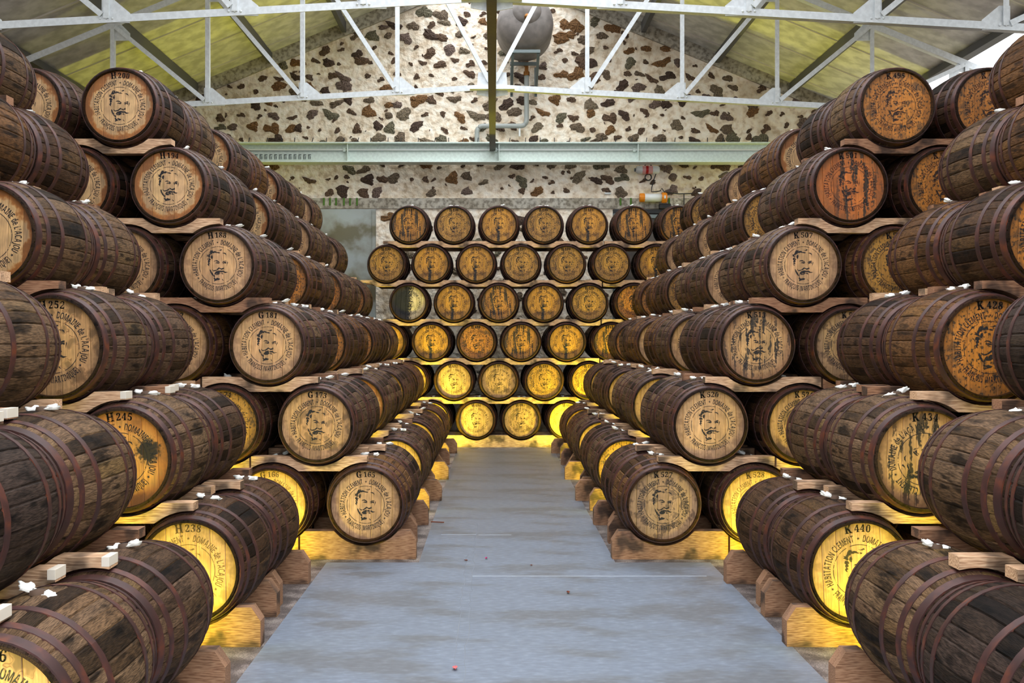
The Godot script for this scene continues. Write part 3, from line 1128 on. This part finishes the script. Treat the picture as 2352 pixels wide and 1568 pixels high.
func build_fittings() -> void:
	# the steel I-beam across the gable
	var b := thing("cross_beam", "pale grey-green steel beam spanning the stone gable above the far barrels", "beam", Vector3(0, 4.86, -17.05))
	var st := tool()
	box(st, Vector3(-6.6, 0.149, -0.13), Vector3(6.6, 0.172, 0.13), 0.003)
	box(st, Vector3(-6.6, -0.172, -0.13), Vector3(6.6, -0.149, 0.13), 0.003)
	box(st, Vector3(-6.6, -0.149, -0.01), Vector3(6.6, 0.149, 0.01))
	mi("girder", done(st), M.beam, b)
	st = tool()
	tube(st, [Vector3(-6.6, 0.055, 0.03), Vector3(6.6, 0.055, 0.03)], 0.018, 8)
	mi("conduit", done(st), M.white, b)
	for x in [-2.55, 0.03, 2.4]:
		mi("clip", box_mesh(Vector3(0.05, 0.07, 0.03), 0.004), M.beam, b, Vector3(x, 0.055, 0.035))
		mi("stiffener", box_mesh(Vector3(0.014, 0.298, 0.10), 0.002), M.beam, b, Vector3(x + 0.06, 0, 0.06))
	# the cast pattern on its left half
	st = tool()
	for k in 14:
		var x := -4.25 + k * 0.083
		box(st, Vector3(x, -0.10, 0.01), Vector3(x + 0.012, -0.02, 0.022))
		box(st, Vector3(x + 0.028, -0.10, 0.01), Vector3(x + 0.040, -0.05, 0.022))
		box(st, Vector3(x, -0.03, 0.01), Vector3(x + 0.045, -0.018, 0.022))
	mi("cast_pattern", done(st), M.frame, b)
	for k in 36:
		st = tool()
		var x := -4.2 + k * 0.262 + rng.randf_range(-0.03, 0.03)
		var lean := rng.randf_range(0.0, 0.04)
		bar(st, Vector3(0, 0, 0), Vector3(lean, 0.12, 0), 0.012, 0.012, Vector3.BACK)
		mi("spike", done(st), M.dark, b, Vector3(x, 0.17, -0.1))
	mi("wall_bracket", wall_mesh(Vector3(-6.7, -0.16, -0.34), Vector3(-6.4, 0.16, -0.02)), M.beam, b)
	mi("wall_bracket", wall_mesh(Vector3(6.4, -0.16, -0.34), Vector3(6.7, 0.16, -0.02)), M.beam, b)
	# the tank high on the gable
	var tz := 16.3
	var tk := thing("water_tank", "round-ended grey tank on steel legs high on the gable", "tank", Vector3(0.52, 6.40, -tz))
	var tc := Vector3(0, 0.50, 0)
	st = tool()
	var prof := [Vector2(0.001, 0.16), Vector2(0.15, 0.145), Vector2(0.29, 0.10), Vector2(0.40, 0.02), Vector2(0.455, -0.08), Vector2(0.47, -0.2), Vector2(0.47, -0.74), Vector2(0.42, -0.82), Vector2(0.001, -0.84)]
	lathe(st, prof, 36, tc)
	mi("vessel", done(st), M.tank, tk)
	st = tool()
	lathe(st, [Vector2(0.001, 0.215), Vector2(0.14, 0.20), Vector2(0.22, 0.165), Vector2(0.235, 0.12)], 28, tc + Vector3(0.02, 0.12, -0.01))
	mi("hatch", done(st), M.tank, tk)
	st = tool()
	lathe(st, [Vector2(0.001, 0.30), Vector2(0.035, 0.29), Vector2(0.05, 0.25), Vector2(0.045, 0.18)], 14, tc + Vector3(0.02, -0.02, 0))
	mi("knob", done(st), M.brass, tk)
	st = tool()
	bar(st, Vector3(-0.24, -0.02, 0.02), Vector3(0.24, -0.02, 0.02), 0.06, 0.05)
	bar(st, Vector3(-0.24, -0.02, -0.7), Vector3(0.24, -0.02, -0.7), 0.06, 0.05)
	mi("cradle", done(st), M.frame, tk)
	for s in [-1.0, 1.0]:
		st = tool()
		bar(st, Vector3(s * 0.21, -0.04, 0.02), Vector3(s * 0.21, -0.46, -1.0), 0.045, 0.045)
		mi("leg", done(st), M.frame, tk)
		st = tool()
		bar(st, Vector3(s * 0.21, 0.0, -1.02), Vector3(s * 0.21, -0.5, -1.02), 0.045, 0.03, Vector3.BACK)
		mi("leg", done(st), M.frame, tk)
	# its drain pipe
	var pz := -17.28
	var pp := thing("drain_pipe", "pale pipe with brass valve dropping from the tank and bending behind the tie beam", "pipe", Vector3(0.57, 5.06, pz))
	var x0 := 0.0
	var x1 := -0.86
	st = tool()
	var path := [Vector3(x0, 1.20, 0)]
	for k in 6:
		var a := k / 5.0 * PI / 2
		path.append(Vector3(x0 - 0.1 + 0.1 * cos(a), 0.42 - 0.1 * sin(a), 0))
	for k in 6:
		var a := k / 5.0 * PI / 2
		path.append(Vector3(x1 + 0.1 - 0.1 * sin(a), 0.22 + 0.1 * cos(a), 0))
	path.append(Vector3(x1, -0.1, 0))
	tube(st, path, 0.042, 12)
	mi("pipe_run", done(st), M.pipe, pp)
	st = tool()
	tube(st, [Vector3(x0, 1.18, 0), Vector3(x0, 1.46, 0.0)], 0.035, 10)
	tube(st, [Vector3(x0, 1.19, 0), Vector3(x0, 1.26, 0.0)], 0.055, 10)
	tube(st, [Vector3(x0, 1.34, 0), Vector3(x0 - 0.1, 1.42, 0.03)], 0.02, 8)
	mi("valve", done(st), M.brass, pp)
	st = tool()
	tube(st, [Vector3(x0, 1.46, 0), Vector3(x0, 1.50, 0.0)], 0.03, 10)
	mi("valve_cap", done(st), M.red, pp)
	mi("pipe_clip", box_mesh(Vector3(0.03, 0.14, 0.02), 0.003), M.white, pp, Vector3(-0.12, 0.21, 0))
	mi("pipe_clip", box_mesh(Vector3(0.10, 0.03, 0.02), 0.003), M.frame, pp, Vector3(0.02, 0.98, 0.04))
	# white cylinder with a red label, hung sideways on the wall
	var ex := thing("fire_extinguisher", "white cylinder with a red label hung sideways on the gable below the steel beam", "extinguisher", px(1488, 390, 17.27))
	st = tool()
	var cyl := [Vector2(0.001, 0.21), Vector2(0.05, 0.20), Vector2(0.068, 0.17), Vector2(0.07, 0.1), Vector2(0.07, -0.17), Vector2(0.05, -0.205), Vector2(0.001, -0.21)]
	lathe(st, cyl, 20)
	mi("bottle", done(st), M.white, ex).rotation.y = PI / 2
	st = tool()
	lathe(st, [Vector2(0.0712, 0.08), Vector2(0.0712, -0.10)], 20)
	mi("label_band", done(st), mat(Color(0.86, 0.62, 0.60), 0.4), ex).rotation.y = PI / 2
	st = tool()
	lathe(st, [Vector2(0.0722, 0.005), Vector2(0.0722, -0.04)], 20)
	mi("red_mark", done(st), M.red, ex).rotation.y = PI / 2
	st = tool()
	tube(st, [Vector3(-0.21, 0, 0), Vector3(-0.235, 0, 0)], 0.03, 8)
	mi("cap", done(st), M.frame, ex)
	for q in [[Vector3(0.01, -0.125, -0.02), 0.055, 0.0, TAU], [Vector3(0.01, 0.055, -0.04), 0.06, 0.1, PI - 0.1]]:
		st = tool()
		var ring := []
		for k in 17:
			var a: float = lerpf(q[2], q[3], k / 16.0)
			ring.append(q[0] + Vector3(cos(a), sin(a), 0) * q[1])
		tube(st, ring, 0.011, 6)
		mi("bracket_ring", done(st), M.dark, ex)
	# the cable below it
	var cb := thing("cable", "thin black cable looping down the wall from the white cylinder to the yellow-capped lamp", "cable", px(1495, 430, 17.35))
	var cpts := []
	for q in [[1507, 398], [1502, 412], [1497, 430], [1496, 440], [1508, 440], [1517, 438], [1520, 432], [1526, 441], [1560, 445], [1590, 444]]:
		cpts.append(px(q[0], q[1], 17.35) - cb.position)
	st = tool()
	tube(st, cpts, 0.009, 6)
	mi("wire", done(st), M.dark, cb)
	st = tool()
	tube(st, [px(1571, 445, 17.35) - cb.position, px(1571, 470, 17.35) - cb.position], 0.009, 6)
	mi("wire", done(st), M.dark, cb)
	# yellow-capped tube lamp
	var lp := thing("tube_lamp", "white tube lamp with orange-yellow end caps above the dark shutter", "lamp", px(1500, 454, 17.22))
	st = tool()
	lathe(st, [Vector2(0.001, 0.17), Vector2(0.07, 0.17), Vector2(0.07, -0.17), Vector2(0.001, -0.17)], 20)
	mi("tube", done(st), M.white, lp).rotation.y = PI / 2
	for s in [-1.0, 1.0]:
		st = tool()
		var rr := 0.078 if s < 0 else 0.092
		lathe(st, [Vector2(0.001, 0.045), Vector2(rr * 0.9, 0.045), Vector2(rr, 0.03), Vector2(rr, -0.03), Vector2(rr * 0.9, -0.045), Vector2(0.001, -0.045)], 12, Vector3.ZERO, true)
		var o := mi("end_cap", done(st), M.orange, lp, Vector3(s * 0.19, 0, 0))
		o.rotation.y = PI / 2
	mi("switch", box_mesh(Vector3(0.03, 0.06, 0.02), 0.008), M.white, lp, Vector3(0.19, 0.0, 0.092))
	mi("wall_mount", box_mesh(Vector3(0.06, 0.04, 0.12), 0.004), M.frame, lp, Vector3(0, 0, -0.12))
	tag(mi("cover_plate", box_mesh(Vector3(0.11, 0.03, 0.02), 0.004), M.white, self, px(1396, 444, 17.38)), "small white plate fixed at the top of the concrete lintel", "plate")


# =====================================================================  barrels
const TIERS := ["bottom", "second", "third", "fourth", "fifth", "top"]
const STYLES := ["pale tan", "orange-rimmed tan", "stained tan", "mottled orange", "dark-streaked orange", "dark-streaked tan", "dirty grey-tan", "orange dark-centred", "half-blackened orange", "drip-stained orange", "half-black half-white", "speckled tan"]
const ORD := ["", "second", "third", "fourth", "fifth", "sixth", "seventh", "eighth"]


func barrel(at: Vector3, label: String, group: String, opt: Dictionary) -> Node3D:
	# «at» is the middle of the axis
	var o := thing("barrel", label, "barrel", at - Vector3(0, R, 0), group)
	var up := Vector3(0, R, 0)
	var tone: Material = wood[opt.tone]
	var k0 := rng.randi() % 4
	if opt.get("staves", false):
		var a := rng.randf() * 30.0
		for w in stave_layout(k0):
			var wi := 0 if w > 15 else 1 if w > 12 else 2
			var s := mi("stave", stave_mesh[wi][rng.randi() % 7], tone, o, up)
			s.rotation.z = -deg_to_rad(a + w / 2)
			a += w
	else:
		var s := mi("body", body_mesh[k0], tone, o, up)
		s.rotation.z = rng.randf() * TAU
	for h in 3:
		for s in [1, -1]:
			var hp := mi("hoop", hoop_mesh[h], M.hoop, o, up)
			if s < 0:
				hp.rotation.y = PI
			hp.rotation.z = rng.randf() * TAU
	if opt.has("style"):
		var hd := Node3D.new()
		hd.name = "head"
		hd.position = up
		o.add_child(hd)
		var bs := rng.randi() % 6
		var ht: float = opt.get("tilt", rng.randf_range(-0.05, 0.05))
		hd.rotation.z = ht
		for k in 7:
			mi("board", board_mesh[bs][k], headm[opt.style], hd)
		mi("stencil_print", print_mesh, ink[opt.get("ink", 0)], hd).rotation.z = opt.get("turn", 0.0)
		if opt.has("number"):
			mi("number_lettering", number_mesh(opt.number), ink[opt.get("ink", 0)], hd)
	else:
		mi("head", disc_mesh, M.rear, o, up)
	var rr := mi("rear_head", disc_mesh, M.rear, o, up)
	rr.rotation.y = PI
	var roll: float = rng.randf_range(-0.07, 0.07)
	var bp := up + Vector3(sin(roll), cos(roll), 0) * (R - 0.002)
	var bg := mi("bung", bung_mesh, M.bung, o, bp)
	bg.rotation = Vector3(-PI / 2, 0, 0)
	var cl := mi("bung_cloth", cloth_mesh[rng.randi() % 5], M.cloth, bg)
	cl.rotation = Vector3(PI / 2, rng.randf_range(-0.4, 0.4), 0)
	cl.position = Vector3(0, 0, 0.003)
	return o


func tone_for(c: String) -> int:
	var x := rng.randf()
	match c:
		"C":
			return 3 if x < 0.3 else 0 if x < 0.7 else 4
		"R":
			return 1 if x < 0.45 else 2 if x < 0.65 else 0 if x < 0.85 else 4
	return 0 if x < 0.3 else 1 if x < 0.5 else 2 if x < 0.7 else 4


# a notched bearer in the plane of the page: outward runs along +x from the aisle end; lower and upper barrels bite into it
func bearer_mesh(x0: float, x1: float, yb: float, yt: float, low: Array, high: Array, slope: bool, depth: float) -> ArrayMesh:
	var rn := 0.3185
	var xs := [x0, x1]
	for c in low + high:
		var half := sqrt(maxf(rn * rn - pow((yb if c in low else yt) - c.y, 2), 0.0))
		for k in 11:
			xs.append(c.x - half + 2 * half * k / 10.0)
	if slope:
		xs.append(x0 + 0.05)
	xs = xs.filter(func(x): return x >= x0 - 1e-6 and x <= x1 + 1e-6)
	xs.sort()
	var st := tool()
	var prev := []
	for i in xs.size():
		var x: float = xs[i]
		if prev.size() and x - prev[0] < 1e-4:
			continue
		var b := yb
		var t := yt
		for c in low:
			if absf(x - c.x) < rn:
				b = maxf(b, c.y + sqrt(rn * rn - pow(x - c.x, 2)))
		for c in high:
			if absf(x - c.x) < rn:
				t = minf(t, c.y - sqrt(rn * rn - pow(x - c.x, 2)))
		if slope:
			t = minf(t, yt - 0.075 + (x - x0) * 1.5)
		t = maxf(t, b + 0.015)
		if prev.size():
			var p := [Vector3(prev[0], prev[1], 0), Vector3(x, b, 0), Vector3(x, t, 0), Vector3(prev[0], prev[2], 0)]
			var dz := Vector3(0, 0, -depth)
			quad(st, p[0], p[1], p[2], p[3], Vector3(0, 0, 1))
			quad(st, p[0] + dz, p[1] + dz, p[2] + dz, p[3] + dz, Vector3(0, 0, -1))
			quad(st, p[0], p[1], p[1] + dz, p[0] + dz, Vector3(0, -1, 0))
			quad(st, p[3], p[2], p[2] + dz, p[3] + dz, Vector3(0, 1, 0))
		if i == 0 or i == xs.size() - 1 or absf(x - x1) < 1e-5:
			quad(st, Vector3(x, b, 0), Vector3(x, t, 0), Vector3(x, t, -depth), Vector3(x, b, -depth), Vector3(-1 if i == 0 else 1, 0, 0))
		prev = [x, b, t]
	return done(st)


func bearer(at: Vector3, side: float, key: String, x0: float, x1: float, yb: float, yt: float, low: Array, high: Array, slope: bool, m: Material, label: String, group: String, white: bool) -> void:
	var k := "%s %.3f %.3f %d" % [key, x0, x1, int(side)]
	if not bearer_cache.has(k):
		var flip := func(c: Vector2) -> Vector2: return c
		bearer_cache[k] = bearer_mesh(x0, x1, yb, yt, low.map(flip), high.map(flip), slope, 0.095)
	if label == "":
		inner.append_from(bearer_cache[k], 0, Transform3D(Basis(), at) * (Transform3D(Basis(Vector3.UP, PI), Vector3(0, 0, -0.095)) if side < 0 else Transform3D()))
		return
	var o := thing("bearer", label, "plank", at, group)
	var b := mi("beam", bearer_cache[k], m, o)
	if side < 0:
		b.transform = Transform3D(Basis(Vector3.UP, PI), Vector3(0, 0, -0.095))
	if white:
		var eb := yb + 0.074
		var e := box_mesh(Vector3(0.032, yt - eb + 0.002, 0.0975), 0.001)
		mi("painted_end", e, M.end_paint, o, Vector3(side * (x0 + 0.015), (yt + eb) / 2, -0.0475))


func build_unit(side: float, x0: float, dx: float, z0: float, deep: int, cols: Array, row_front: Array, nth: int, look: String, fine_cols: int, styles: Dictionary, in_front := false, ink_of := {}) -> void:
	# row_front[t][j] is the stencilled number that names row t, column j; nth counts the barrels before this unit's first one
	var lr := "left" if side < 0 else "right"
	var group := "barrels stacked on the %s of the aisle" % lr
	for t in 6:
		var y := C0 + TIER * t
		for j in 9:
			var x := x0 + side * (dx * t + 0.71 * j)
			if absf(x) > 6.3:
				continue
			for d in deep:
				var jx := rng.randf_range(-0.003, 0.003)
				var at := Vector3(x + jx, y + rng.randf_range(-0.002, 0.002), -(z0 + BL / 2 + 0.81 * d))
				if j >= cols[t]:
					unseen.append(at)
					continue
				var num: String = row_front[t][j]
				var opt := {"tone": tone_for("C" if in_front else "R" if side > 0 else "L"), "staves": j < fine_cols}
				var label := ""
				var n := nth + d
				var nm := num.replace(" ", "")
				if d == 0:
					opt["style"] = styles.get([t, j], [0, 1, 2, 11, 3, 0][rng.randi() % 6])
				if in_front:
					label = ("oak barrel directly in front of barrel %s, towards the camera" if d == 1 else "oak barrel two in front of barrel %s, closest to the camera") % nm
					if t == 0 and j == 0 and d == 0:
						label = "oak barrel with stained yellow-lit head stencilled 306, cut off by the bottom corner" if side < 0 else "dark oak barrel in the bottom corner, only the rim of its head showing"
						opt["number"] = " 306" if side < 0 else "K 446"
				elif n == 0:
					label = "oak barrel with %s head stencilled %s, %s tier" % [STYLES[opt.style], nm, TIERS[t]]
					opt["number"] = num
				else:
					label = "oak barrel, %s in the row that starts with barrel %s, %s tier" % [ORD[n], nm, TIERS[t]]
				if d == 0:
					opt["ink"] = ink_of.get([t, j], 0 if j == 0 or rng.randf() < 0.6 else 1)
					if num == "K 434" and not in_front:
						opt["turn"] = 2.09
				barrel(at, label, group, opt)
		# the bearers of this tier
		for d in deep:
			for e in 2:
				var zb := z0 + 0.06 + 0.81 * d + (0.0 if e == 0 else 0.585)
				var c := cols[t] as int
				if c < 1:
					continue
				var num: String = (row_front[t][0] as String).replace(" ", "")
				var rowph := "barrel %s" % num
				if in_front:
					rowph = "the barrel directly in front of %s" % num if d == 1 else "the barrel two in front of %s" % num
				elif nth + d > 0:
					rowph = "the %s barrel in the row of %s" % [ORD[nth + d], num]
				var which: String = ["front", "rear"][e]
				var reach: float = 0.71 * (c - 1) + 0.45
				var pieces := [[-0.38, minf(0.50, reach)]]
				if reach > 0.9:
					pieces.append([0.515, minf(1.45, reach)])
				if reach > 1.5:
					pieces.append([1.465, reach])
				if not (e == 0 and d == 0 and nth == 0):
					var sh: float = [-0.05, 0.0, 0.04, 0.07][(t + e * 2 + d * 3 + nth) % 4]
					pieces[0][0] += sh
				for p in pieces.size():
					var x: float = x0 + side * dx * t
					var high := []
					var low := []
					var yb := 0.0
					var yt := 0.215
					if t > 0:
						yb = y - TIER / 2 - 0.052
						yt = y - TIER / 2 + 0.060
					for j in range(-1, 9):
						if j >= 0:
							high.append(Vector2(0.71 * j, y))
						if t > 0:
							low.append(Vector2(0.71 * j - dx, y - TIER))
							if j == -1:
								low.pop_back()
					var m: Material = M.chock if t == 0 else M.plank if (t + e + d + p) % 3 else M.plank_dark
					if side > 0 and t > 1 and (t + d) % 2:
						m = M.plank_dark
					var lb := "%s timber bearer under %s, %s tier" % [which, rowph, TIERS[t]]
					if p == 1:
						lb = "second length of the %s timber bearer under %s, %s tier" % [which, rowph, TIERS[t]]
					elif p == 2:
						lb = "third length of the %s timber bearer under %s, %s tier" % [which, rowph, TIERS[t]]
					if p > 0 and (e > 0 or d > 0 or nth > 0 or in_front):
						lb = ""
					var wh := p == 0 and side < 0 and t in [1, 2] and (in_front or (z0 < 6.0 and t == 2)) and (e + d) % 3 != 2
					bearer(Vector3(x, 0, -zb), side, "%s%d%.3f" % ["u", t, dx], pieces[p][0], pieces[p][1], yb, yt, low, high, t == 0 and p == 0, m, lb, "timber bearers on the %s of the aisle" % lr, wh)


func build_stacks() -> void:
	inner = tool()
	var lg := []
	var rg := []
	var lb := []
	var rb := []
	for t in 6:
		var a := []
		var b := []
		var c := []
		var d := []
		for j in 3:
			a.append(["G %d" % (165 + j), "G %d" % (173 + j), "G %d" % (181 + j), "H %d" % (188 + j), "H %d" % (194 + j), "H %d" % (200 + j)][t])
			b.append("K %d" % ([527, 520, 513, 507, 501, 495][t] + j))
			c.append("H %d" % ([238, 245, 252, 258, 264, 270][t] + j))
			d.append("K %d" % ([440, 434, 428, 422, 416, 410][t] + j))
		lg.append(a)
		rg.append(b)
		lb.append(c)
		rb.append(d)
	var c3 := [3, 3, 3, 3, 3, 3]
	var c2 := [3, 3, 2, 2, 2, 2]
	var c1 := [2, 2, 1, 2, 1, 1]
	# the long stacks, left then right
	build_unit(-1, -0.97, 0.372, 7.50, 2, [3, 3, 2, 3, 3, 2], lg, 0, "", 2, {[0, 0]: 0, [1, 0]: 2, [2, 0]: 0, [3, 0]: 0, [4, 0]: 1, [5, 0]: 1, [0, 1]: 0, [1, 1]: 11, [2, 1]: 0, [3, 1]: 0, [4, 1]: 1, [5, 1]: 1}, false, {[0, 1]: 2, [3, 0]: 0, [0, 0]: 0})
	build_unit(-1, -0.97, 0.372, 9.66, 2, c2, lg, 2, "", 1, {[5, 0]: 1, [4, 0]: 1, [3, 0]: 3, [2, 0]: 3})
	build_unit(-1, -0.97, 0.372, 11.82, 2, c1, lg, 4, "", 0, {})
	build_unit(-1, -0.97, 0.372, 13.98, 1, [2, 2, 1, 1, 1, 1], lg, 6, "", 0, {})
	build_unit(1, 1.28, 0.353, 7.50, 2, c3, rg, 0, "", 2, {[0, 0]: 6, [1, 0]: 0, [2, 0]: 5, [3, 0]: 0, [4, 0]: 4, [5, 0]: 3, [0, 1]: 0, [1, 1]: 2, [2, 1]: 6, [3, 1]: 11, [4, 1]: 3, [5, 1]: 3}, false, {[0, 1]: 2, [4, 0]: 1, [5, 0]: 1})
	build_unit(1, 1.28, 0.353, 9.66, 2, c2, rg, 2, "", 1, {})
	build_unit(1, 1.28, 0.353, 11.82, 2, c1, rg, 4, "", 0, {})
	build_unit(1, 1.28, 0.353, 13.98, 1, [2, 2, 1, 1, 1, 1], rg, 6, "", 0, {})
	# the stacks before them
	build_unit(-1, -1.645, 0.365, 5.34, 2, [2, 2, 1, 2, 1, 1], lb, 0, "", 2, {[0, 0]: 0, [1, 0]: 7, [2, 0]: 2, [3, 0]: 1}, false, {[0, 0]: 2})
	build_unit(1, 1.97, 0.353, 5.34, 2, [2, 2, 2, 2, 1, 1], rb, 0, "", 2, {[0, 0]: 0, [1, 0]: 5, [2, 0]: 3, [3, 0]: 3}, false, {[0, 0]: 1})
	# and the ones nearest the camera
	build_unit(-1, -1.63, 0.365, 3.18, 2, [2, 1, 1, 1, 0, 0], lb, 0, "", 2, {[0, 0]: 2}, true)
	build_unit(1, 1.97, 0.353, 3.18, 2, [2, 1, 1, 0, 0, 0], rb, 0, "", 2, {}, true)
	# the stack across the far end
	var firsts := [402, 410, 417, 424, 430, 437]
	var from_n := [-2, -2, -2, -1, -2, -1]
	var to_n := [3, 4, 3, 4, 4, 5]
	for t in 6:
		var phase := -0.27 if t % 2 == 0 else -0.62
		var y := 0.423 + 0.607 * t
		var count := 0
		for n in range(from_n[t], to_n[t] + 1):
			var x := phase + 0.70 * n
			if t < 3:
				unseen.append(Vector3(x, y, -16.70))
			var st: int = [8, 9, 11, 9, 8, 3, 9, 11][rng.randi() % 8]
			if t == 3 and n == -1:
				st = 10
			if t == 5 and n == -1:
				st = 8
			if t < 2:
				st = [9, 11, 2, 0][rng.randi() % 4]
			var num := "H %d" % (firsts[t] + count)
			var place: String = "first" if count == 0 else ORD[count]
			barrel(Vector3(x + rng.randf_range(-0.004, 0.004), y, -15.85 + rng.randf_range(-0.02, 0.02)), "oak barrel %s, %s from the plastered doorway, %s tier of the far stack" % [num.replace(" ", ""), place, TIERS[t]], "barrels across the far end", {"tone": 1 if rng.randf() < 0.6 else 3, "style": st, "ink": 0 if t > 1 else 1, "number": num})
			count += 1
		# two long bearers under each tier, in two lengths
		for e in 2:
			var xa: float = phase + 0.70 * from_n[t] - 0.40
			var xb: float = phase + 0.70 * to_n[t] + 0.34
			var joint := 1.60 + 0.02 * t
			var hi := []
			var lo := []
			for n in range(-4, 8):
				hi.append(Vector2(phase + 0.70 * n, y))
				lo.append(Vector2((-0.62 if t % 2 == 0 else -0.27) + 0.70 * n, y - 0.607))
			var yb := 0.02 if t == 0 else y - 0.3035 - 0.05
			var yt := 0.185 if t == 0 else y - 0.3035 + 0.05
			for p in 2:
				var a: float = xa if p == 0 else joint + 0.02
				var bb: float = joint if p == 0 else xb
				var o := thing("bearer", "%s timber bearer, length %s, under the %s tier of the far stack" % [["front", "rear"][e], ["by the plastered doorway", "by the shutter"][p], TIERS[t]], "plank", Vector3(0, 0, -15.478 - 0.62 * e), "timber bearers across the far end")
				mi("beam", bearer_mesh(a, bb, yb - (0.02 if t == 0 else 0.0), yt, lo if t > 0 else [], hi, false, 0.095), M.plank, o)
	# what fills the stacks behind the barrels one can see
	var mm := MultiMesh.new()
	mm.transform_format = MultiMesh.TRANSFORM_3D
	var st2 := tool()
	st2.append_from(body_mesh[0], 0, Transform3D())
	st2.append_from(disc_mesh, 0, Transform3D())
	st2.append_from(disc_mesh, 0, Transform3D(Basis(Vector3.UP, PI), Vector3.ZERO))
	mm.mesh = st2.commit()
	mm.instance_count = unseen.size()
	for k in unseen.size():
		mm.set_instance_transform(k, Transform3D(Basis(Vector3.BACK, rng.randf() * TAU), unseen[k]))
	var ms := MultiMeshInstance3D.new()
	ms.name = "stacked_barrels"
	ms.multimesh = mm
	ms.material_override = wood[1]
	add_child(ms)
	tag(ms, "dark oak barrels filling the stacks behind the rows that can be seen", "barrels", "", "stuff")
	tag(mi("inner_bearers", inner.commit(), M.plank_dark, self), "timber bearers running on into the dark behind the rows that can be seen", "planks", "", "stuff")


func build_lamps() -> void:
	# yellow floodlights on the floor in the gaps between the stacks
	var gaps := [5.06, 7.22, 9.38, 11.54, 13.70, 15.0, 2.90]
	var gapname := ["in front of barrel H238", "in front of barrel G166", "behind the second barrel of row G165", "behind the fourth barrel of row G165", "behind the sixth barrel of row G165", "at the foot of the far stack beside row G165", "in front of the barrel stencilled 306"]
	var gapname_r := ["in front of barrel K440", "in front of barrel K528", "behind the second barrel of row K527", "behind the fourth barrel of row K527", "behind the sixth barrel of row K527", "at the foot of the far stack beside row K527", "in front of the dark barrel in the bottom corner"]
	for s in [-1.0, 1.0]:
		for k in gaps.size():
			var from: float = [1.55, 1.5, 0.9, 0.9, 0.9, 0.75, 1.5][k] if s < 0 else [1.9, 1.85, 1.2, 1.2, 1.2, 1.05, 1.85][k]
			var tilt: float = 32.0 if k == 5 else 62.0
			var length: float = [1.4, 1.3, 1.3, 1.3, 1.3, 1.7, 1.4][k]
			var o := thing("strip_light", "yellow strip light on the floor %s" % (gapname if s < 0 else gapname_r)[k], "light", Vector3(s * (from + length / 2), 0.002, -gaps[k]), "yellow strip lights between the stacks")
			var st := tool()
			box(st, Vector3(-length / 2, 0, -0.04), Vector3(length / 2, 0.05, 0.04), 0.006)
			mi("housing", done(st), M.dark, o)
			mi("lens", box_mesh(Vector3(length - 0.06, 0.008, 0.06), 0.002), M.glow, o, Vector3(0, 0.066, 0)).rotation.x = -deg_to_rad(tilt)
			var l := AreaLight3D.new()
			l.name = "strip_glow"
			l.area_size = Vector2(length - 0.06, 0.06)
			l.light_color = Color(1.0, 0.985, 0.18)
			l.light_energy = [1.2, 1.4, 1.9, 1.9, 1.9, 6.0, 1.3][k]
			l.area_normalize_energy = true
			l.area_range = 30.0
			l.area_attenuation = 2.0
			l.shadow_enabled = true
			l.position = Vector3(0, 0.066, 0)
			l.rotation.x = PI / 2 - deg_to_rad(tilt)
			l.position.y = 0.085
			o.add_child(l)


func petal(called: String, m: Material, label: String, at: Vector3, size: float, sd: int, cat: String) -> void:
	var r := RandomNumberGenerator.new()
	r.seed = sd
	var st := tool()
	var g := []
	for i in 6:
		var row := []
		for j in 5:
			var u := i / 5.0
			var v := j / 4.0 - 0.5
			var w := sin(PI * clampf(u * 0.92 + 0.06, 0, 1)) * 0.6
			row.append(Vector3((u - 0.5) * size, 0.003 + 0.18 * size * v * v * 4 + r.randf_range(0, 0.08) * size, v * w * size))
		g.append(row)
	for i in 5:
		for j in 4:
			smooth_quad(st, g[i][j], g[i + 1][j], g[i + 1][j + 1], g[i][j + 1], Vector3.UP)
	var o := mi(called, done(st), m, self, at)
	o.rotation.y = r.randf() * TAU
	tag(o, label, cat)


func floor_px(x: float, y: float) -> Vector3:
	var z := 1.664 * 2287.0 / (y - 781.0)
	return Vector3((x - 1134.0) / 2287.0 * z, 0.003, -z)


func build_small() -> void:
	petal("petal", M.petal, "bright pink petal lying on the painted floor in mid aisle", floor_px(1117, 1284), 0.032, 1, "petal")
	petal("petal", M.petal_pale, "faded pink petal on the painted floor, the palest and largest petal", floor_px(1045, 1538), 0.045, 2, "petal")
	petal("dry_leaf", M.leaf, "small brown leaf alone on the painted floor, well away from the seam", floor_px(1305, 1363), 0.04, 3, "leaf")
	petal("dry_leaf", M.leaf, "tiny brown leaf beside the floor seam and the pink petal", floor_px(1070, 1289), 0.03, 4, "leaf")
	petal("dry_leaf", M.leaf, "tiny reddish leaf on the floor behind the larger brown one", floor_px(1220, 1300), 0.022, 5, "leaf")
	var st := tool()
	bar(st, Vector3(-0.06, 0.006, 0), Vector3(0.06, 0.006, 0.03), 0.008, 0.008)
	tag(mi("twig", done(st), M.leaf, self, floor_px(1005, 1200)), "short dark twig on the floor at the edge of the paint", "twig")
